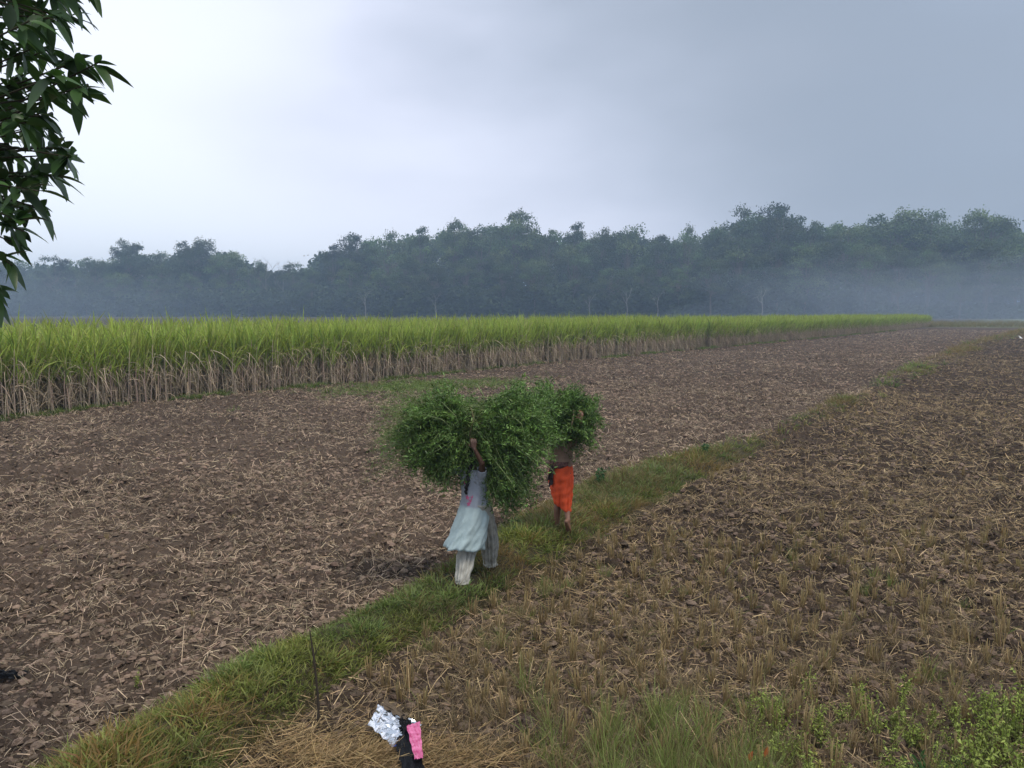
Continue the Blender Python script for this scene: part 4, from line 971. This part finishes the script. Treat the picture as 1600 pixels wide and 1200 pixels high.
crumple('black_sheet', [LP(617, 1158, .10) - org, LP(630, 1206, .12) - org, LP(664, 1200, .12) - org, LP(642, 1126, .15) - org], 26, 22, .02, M_BLACK, w3, 11, .006)
crumple('black_fold', [LP(622, 1128, .175) - org, LP(632, 1142, .155) - org, LP(646, 1130, .17) - org, LP(630, 1115, .20) - org], 14, 14, .02, M_BLACK, w3, 12, .006)
org = G(8, 1066); w4 = thing('plastic_strip', tuple(org), 'black plastic strip half buried in soil at the left picture edge', 'plastic strip')
for k in range(2): crumple('strip', [V3(-.16, -.03 + .06 * k, .05), V3(.14, -.02 + .05 * k, .045), V3(.16, .03 + .05 * k, .06), V3(-.16, .03 + .05 * k, .07)], 22, 8, .04, M_BLACK, w4, 20 + k, .012)
org = G(327, 1049); w5 = thing('plastic_scrap', tuple(org + V3(0, 0, .02)), 'tiny white plastic scrap at the ploughed edge of the ridge', 'scrap')
crumple('scrap', [V3(-.022, -.03, .0), V3(.02, -.026, .01), V3(.022, .03, .05), V3(-.02, .03, .04)], 9, 9, .03, plain_mat('white_plastic', (.75, .75, .73), .4, .08), w5, 31, .004)
org = G(1595, 531); w6 = thing('plastic_scrap', tuple(org + V3(0, 0, .1)), 'small white scrap far off at the right picture edge', 'scrap')
crumple('scrap', [V3(-.18, -.1, .1), V3(.12, -.1, .0), V3(.14, .1, .15), V3(-.2, .1, .35)], 9, 9, .12, bpy.data.materials['white_plastic'], w6, 33, .02)
bm = bmesh.new(); bmesh.ops.create_icosphere(bm, subdivisions=3, radius=1)
for v_ in bm.verts: k = 1 + .18 * math.sin(v_.co.x * 4 + 1) * math.cos(v_.co.y * 3); v_.co = Vector((v_.co.x * .045 * k, v_.co.y * .03 * k, v_.co.z * .032 * k + .012 * (v_.co.x > .2)))
me = bpy.data.meshes.new('stone'); bm.to_mesh(me); bm.free(); me.materials.append(plain_mat('pale_stone', (.34, .33, .32), .8, .2, 40, bump=.5))
st_ = obj('stone', me); st_.location = tuple(G(245, 998) + V3(0, 0, .05)); tag(st_, 'pale grey stone on the ploughed soil at lower left', 'stone')
# stick
base = G(497, 1132, .02); g = Geo(); tp = AT(484, 985, base[1] + .06)
pt = [V3(0, 0, -.05), V3(.004, .01, .15), V3(-.006, .02, .30), V3(-.02, .03, .42), V3(-.050, .05, .60)]
pt[-1] = tp - base; pt[3] = (tp - base) * .72 + V3(.012, 0, 0)
tube(g, pt, [.011, .010, .009, .008, .004], np.array([.05, .04, .03]), 8); tube(g, [pt[3], pt[3] + V3(.05, .01, .10)], [.005, .002], np.array([.05, .04, .03]), 6)
o = obj('stick', g.mesh('stick', M_BARK, True)); o.location = tuple(base); tag(o, 'thin dark upright stick planted at the grassy ridge edge', 'stick')

# ------------------------------------------------------------------ foreground plants
def zH(x, y): return float(H(x, y, False))
tg = []
for k in range(5):
    g = Geo(); a = tuft(46, .42, .0055, .07, (.15, .17, .05), (.31, .38, .12), .30, .18, (1, .9, .6, .08)); g.add(*a)
    b_ = tuft(16, .50, .004, .07, (.20, .15, .08), (.28, .20, .12), .35, .15, (1, .9, .6, .1)); g.add(*b_); tg.append(g.mesh('grass_clump', M_LEAF))
dg = []
for k in range(4):
    g = Geo(); a = tuft(40, .40, .0042, .09, (.19, .135, .08), (.36, .27, .17), .38, .2, (1, .9, .6, .1)); g.add(*a); dg.append(g.mesh('dry_clump', M_LEAF))
def put(meshes, name, px, py, s, label, cat, group, hs=1.0):
    p = G(px, py, .0); o = obj(name, random.choice(meshes)); o.location = (p[0], p[1], zH(p[0], p[1])); o.rotation_euler = (random.gauss(0, .06), random.gauss(0, .06), random.random() * 6.28)
    o.scale = (s, s, s * hs); return tag(o, label, cat, group)
for (px, py) in ((835, 1165), (862, 1190), (848, 1110), (880, 1215), (822, 1080), (858, 1140), (872, 1170)):
    put(tg, 'grass_clump', px, py, random.uniform(.7, .95), 'tall bright green grass clump in the thin strip right of the foil wrapper', 'grass clump', 'bright grass clumps right of the foil')
for k in range(62):
    px, py = random.uniform(940, 1230), random.uniform(1110, 1260)
    put(tg, 'grass_clump', px, py, random.uniform(.65, 1.0), 'tall yellow green grass clump in the dense patch at the bottom middle', 'grass clump', 'grass clumps at the bottom middle', random.uniform(.8, 1.1))
for k in range(190):
    px, py = random.uniform(640, 1560), random.uniform(960, 1250)
    put(dg, 'dry_grass_clump', px, py, random.uniform(.6, 1.0), 'thin dry brown grass clump among the foreground stubble', 'dry grass clump', 'dry grass clumps in the foreground', random.uniform(.7, 1.0))
for k in range(22):
    px, py = random.uniform(120, 400), random.uniform(1130, 1260)
    put(tg, 'grass_clump', px, py, random.uniform(.4, .62), 'loose green grass clump with long blades on the ridge at the lower left', 'grass clump', 'grass clumps at the lower left', .75)
for (px, py, s) in ((668, 1015, .6), (1368, 905, .7), (1392, 915, .6), (1352, 925, .6), (1240, 880, .55), (1455, 1060, .75), (1070, 930, .4), (1508, 950, .5)):
    put(tg, 'grass_clump', px, py, s, 'small bright green tuft regrowing among the brown stubble', 'grass clump', 'green tufts in the stubble field')
for k in range(16):
    px, py = random.gauss(1440, 50), random.gauss(800, 22)
    put(dg, 'dry_grass_clump', px, py, random.uniform(.45, .7), 'yellowish dry grass tuft in the patch on the right hand field', 'dry grass clump', 'dry tufts on the right hand field', .8)
for k in range(46):
    py = random.uniform(850, 1010); px = np.interp(py, [850, 1010], [960, 740]) + random.gauss(0, 28)
    put(dg if random.random() < .6 else tg, 'ridge_side_clump', px, py, random.uniform(.4, .7), 'mixed green and brown grass clump on the right flank of the ridge below the walkers', 'grass clump', 'grass clumps on the ridge flank', .85)

def weed_mesh(seed, h_, nst, leaf, col, sprd=.35, pods=True):
    r = np.random.default_rng(seed); gs, gl = Geo(), Geo(); P, D, L_, C_ = [], [], [], []
    for k in range(nst):
        a_ = r.uniform(0, 6.28); q = abs(r.normal(0, sprd)); hh = h_ * r.uniform(.6, 1.1); tip = np.array([math.cos(a_) * q * hh, math.sin(a_) * q * hh, hh]); b_ = np.array([r.normal(0, .03), r.normal(0, .03), -.02])
        mid = (tip + b_) / 2 + np.array([0, 0, hh * .08]); tube(gs, [b_, mid, tip], [.0028, .0022, .001], np.array([.13, .12, .05]), 4)
        for j in range(13):
            t = r.uniform(.2, 1); p_ = (1 - t) ** 2 * b_ + 2 * t * (1 - t) * mid + t * t * tip; P.append(p_); D.append(unit(r.normal(size=3) + np.array([0, 0, .3]))); L_.append(leaf * r.uniform(.6, 1.3)); C_.append(np.array(col) * r.uniform(.6, 1.4))
    P, D, L_, C_ = map(np.array, (P, D, L_, C_))
    ribbons(gl, P, D, L_, L_ * r.uniform(.28, .42, len(L_)), np.array([0, 0, -.3]) * L_[:, None], (.15, .9, 1, .6, .05), C_, fold=.1)
    return gs.mesh('weed_stems', M_LEAF), gl.mesh('weed_leaves', M_LEAF)
wv = [weed_mesh(50 + k, .34, 11, .032, (.31, .37, .085)) for k in range(5)]
def weed(px, py, s, label, group, mm=None, name='weed', cat='weed'):
    p = G(px, py); o = thing(name, (p[0], p[1], zH(p[0], p[1])), label, cat, group, random.random() * 6.28); o.scale = (s, s, s)
    a, b_ = mm or random.choice(wv); obj('stems', a, o); obj('leaves', b_, o)
for k in range(70):
    px, py = random.uniform(1170, 1500), random.uniform(1085, 1260)
    weed(px, py, random.uniform(.5, .85), 'small leaved yellow green weed in the patch at the lower right', 'weeds at the lower right')
for k in range(30):
    px, py = random.uniform(1520, 1640), random.uniform(1110, 1260)
    weed(px, py, random.uniform(.8, 1.25), 'bushy olive weed against the lower right corner', 'weeds against the right corner')
bl = [weed_mesh(70 + k, .16, 6, .075, (.055, .13, .035), .8) for k in range(2)]
for (px, py, s) in ((1440, 1200, .95), (1480, 1206, 1.0), (1512, 1216, .8), (1420, 1232, .9)):
    weed(px, py, s, 'low plant with broad fresh green leaves at the bottom right', 'broad leaved plants at the bottom right', bl[0], 'broad_leaved_plant', 'plant')
yl = weed_mesh(80, .14, 5, .05, (.42, .40, .10), .7); weed(1285, 1215, .8, 'small plant with pale yellow leaves at the bottom edge', None, yl, 'yellow_leaved_plant', 'plant')
bl2 = weed_mesh(75, .30, 9, .075, (.045, .12, .04), .4)
weed(935, 768, 1.0, 'dark broad leaved plant on the ridge right of the orange wrap', None, bl2, 'broad_leaved_plant', 'plant')
weed(1100, 722, .8, 'bright green leafy plant on the ridge farther along, beyond the walkers', None, bl2, 'broad_leaved_plant', 'plant')
weed(215, 1075, .5, 'thin pale green seedling in the ploughed soil left of the ridge', None, wv[0], 'seedling', 'plant')
# bright grass patch far along the ridge
for k in range(9):
    px, py = random.uniform(1415, 1450), random.uniform(580, 589)
    put(tg, 'far_grass_clump', px, py, random.uniform(.9, 1.3), 'bright green grass clump far along the ridge near the right edge', 'grass clump', 'green clumps far along the ridge', .8)
# orange leaf scraps at the bottom edge
for k, (px, py) in enumerate(((1195, 1183), (1172, 1190))):
    g = Geo(); ribbons(g, np.zeros((1, 3)), np.array([[.1, .1, 1.]]), np.array([.09]), np.array([.035]), np.array([[.01, 0, -.02]]), (.2, .9, 1, .6, .1), np.array([[.42, .12, .04]]), fold=.15)
    p = G(px, py, .18); o = obj('dead_leaf', g.mesh('dead_leaf', M_LEAF)); o.location = tuple(p); tag(o, ('bright', 'duller')[k] + ' orange dead leaf caught in the grass at the bottom edge', 'leaf')

# ------------------------------------------------------------------ haze and drifting smoke
def vol_box(name, lo, hi, dens, col, label):
    bm = bmesh.new(); bmesh.ops.create_cube(bm, size=1)
    for v_ in bm.verts: v_.co = Vector([lo[k] + (v_.co[k] + .5) * (hi[k] - lo[k]) for k in range(3)])
    me = bpy.data.meshes.new(name); bm.to_mesh(me); bm.free(); m, t = new_mat(name); n = t.nodes.new
    v_ = n('ShaderNodeVolumePrincipled'); v_.inputs['Color'].default_value = (*col, 1); v_.inputs['Density'].default_value = dens; v_.inputs['Anisotropy'].default_value = .2
    o_ = n('ShaderNodeOutputMaterial'); t.links.new(v_.outputs[0], o_.inputs['Volume']); me.materials.append(m)
    return tag(obj(name, me), label, None, None, 'stuff')
vol_box('haze', (-2600, -2600, -1.2), (2600, 2600, 44), .00105, (.56, .76, 1.0), 'thin blue haze over the fields and forest')

def smoke(c, rad, dens, label):
    bm = bmesh.new(); bmesh.ops.create_icosphere(bm, subdivisions=4, radius=1)
    for v_ in bm.verts:
        k = 1 + .16 * math.sin(v_.co.x * 5 + c[0]) * math.cos(v_.co.y * 4) + .10 * math.sin(v_.co.x * 11 + v_.co.z * 7)
        v_.co = Vector((v_.co.x * rad[0] * k, v_.co.y * rad[1] * k, v_.co.z * rad[2] * k))
    me = bpy.data.meshes.new('smoke'); bm.to_mesh(me); bm.free(); m, t = new_mat('smoke'); n = t.nodes.new
    v_ = n('ShaderNodeVolumePrincipled'); v_.inputs['Color'].default_value = (.72, .84, 1.0, 1); v_.inputs['Density'].default_value = dens
    o_ = n('ShaderNodeOutputMaterial'); t.links.new(v_.outputs[0], o_.inputs['Volume']); me.materials.append(m)
    o = obj('smoke', me); o.location = c; tag(o, label, None, None, 'stuff')
for k, q in enumerate((1.0, .78, .56)):
    smoke((118, 200, 1), (66 * q + 8, 80 * q, 16 * q), .0014, 'drifting pale smoke in front of the forest on the right')
    smoke((-185, 262, 1), (135 * q, 55 * q, 17 * q), .0008, 'pale smoke lying along the forest foot on the left')
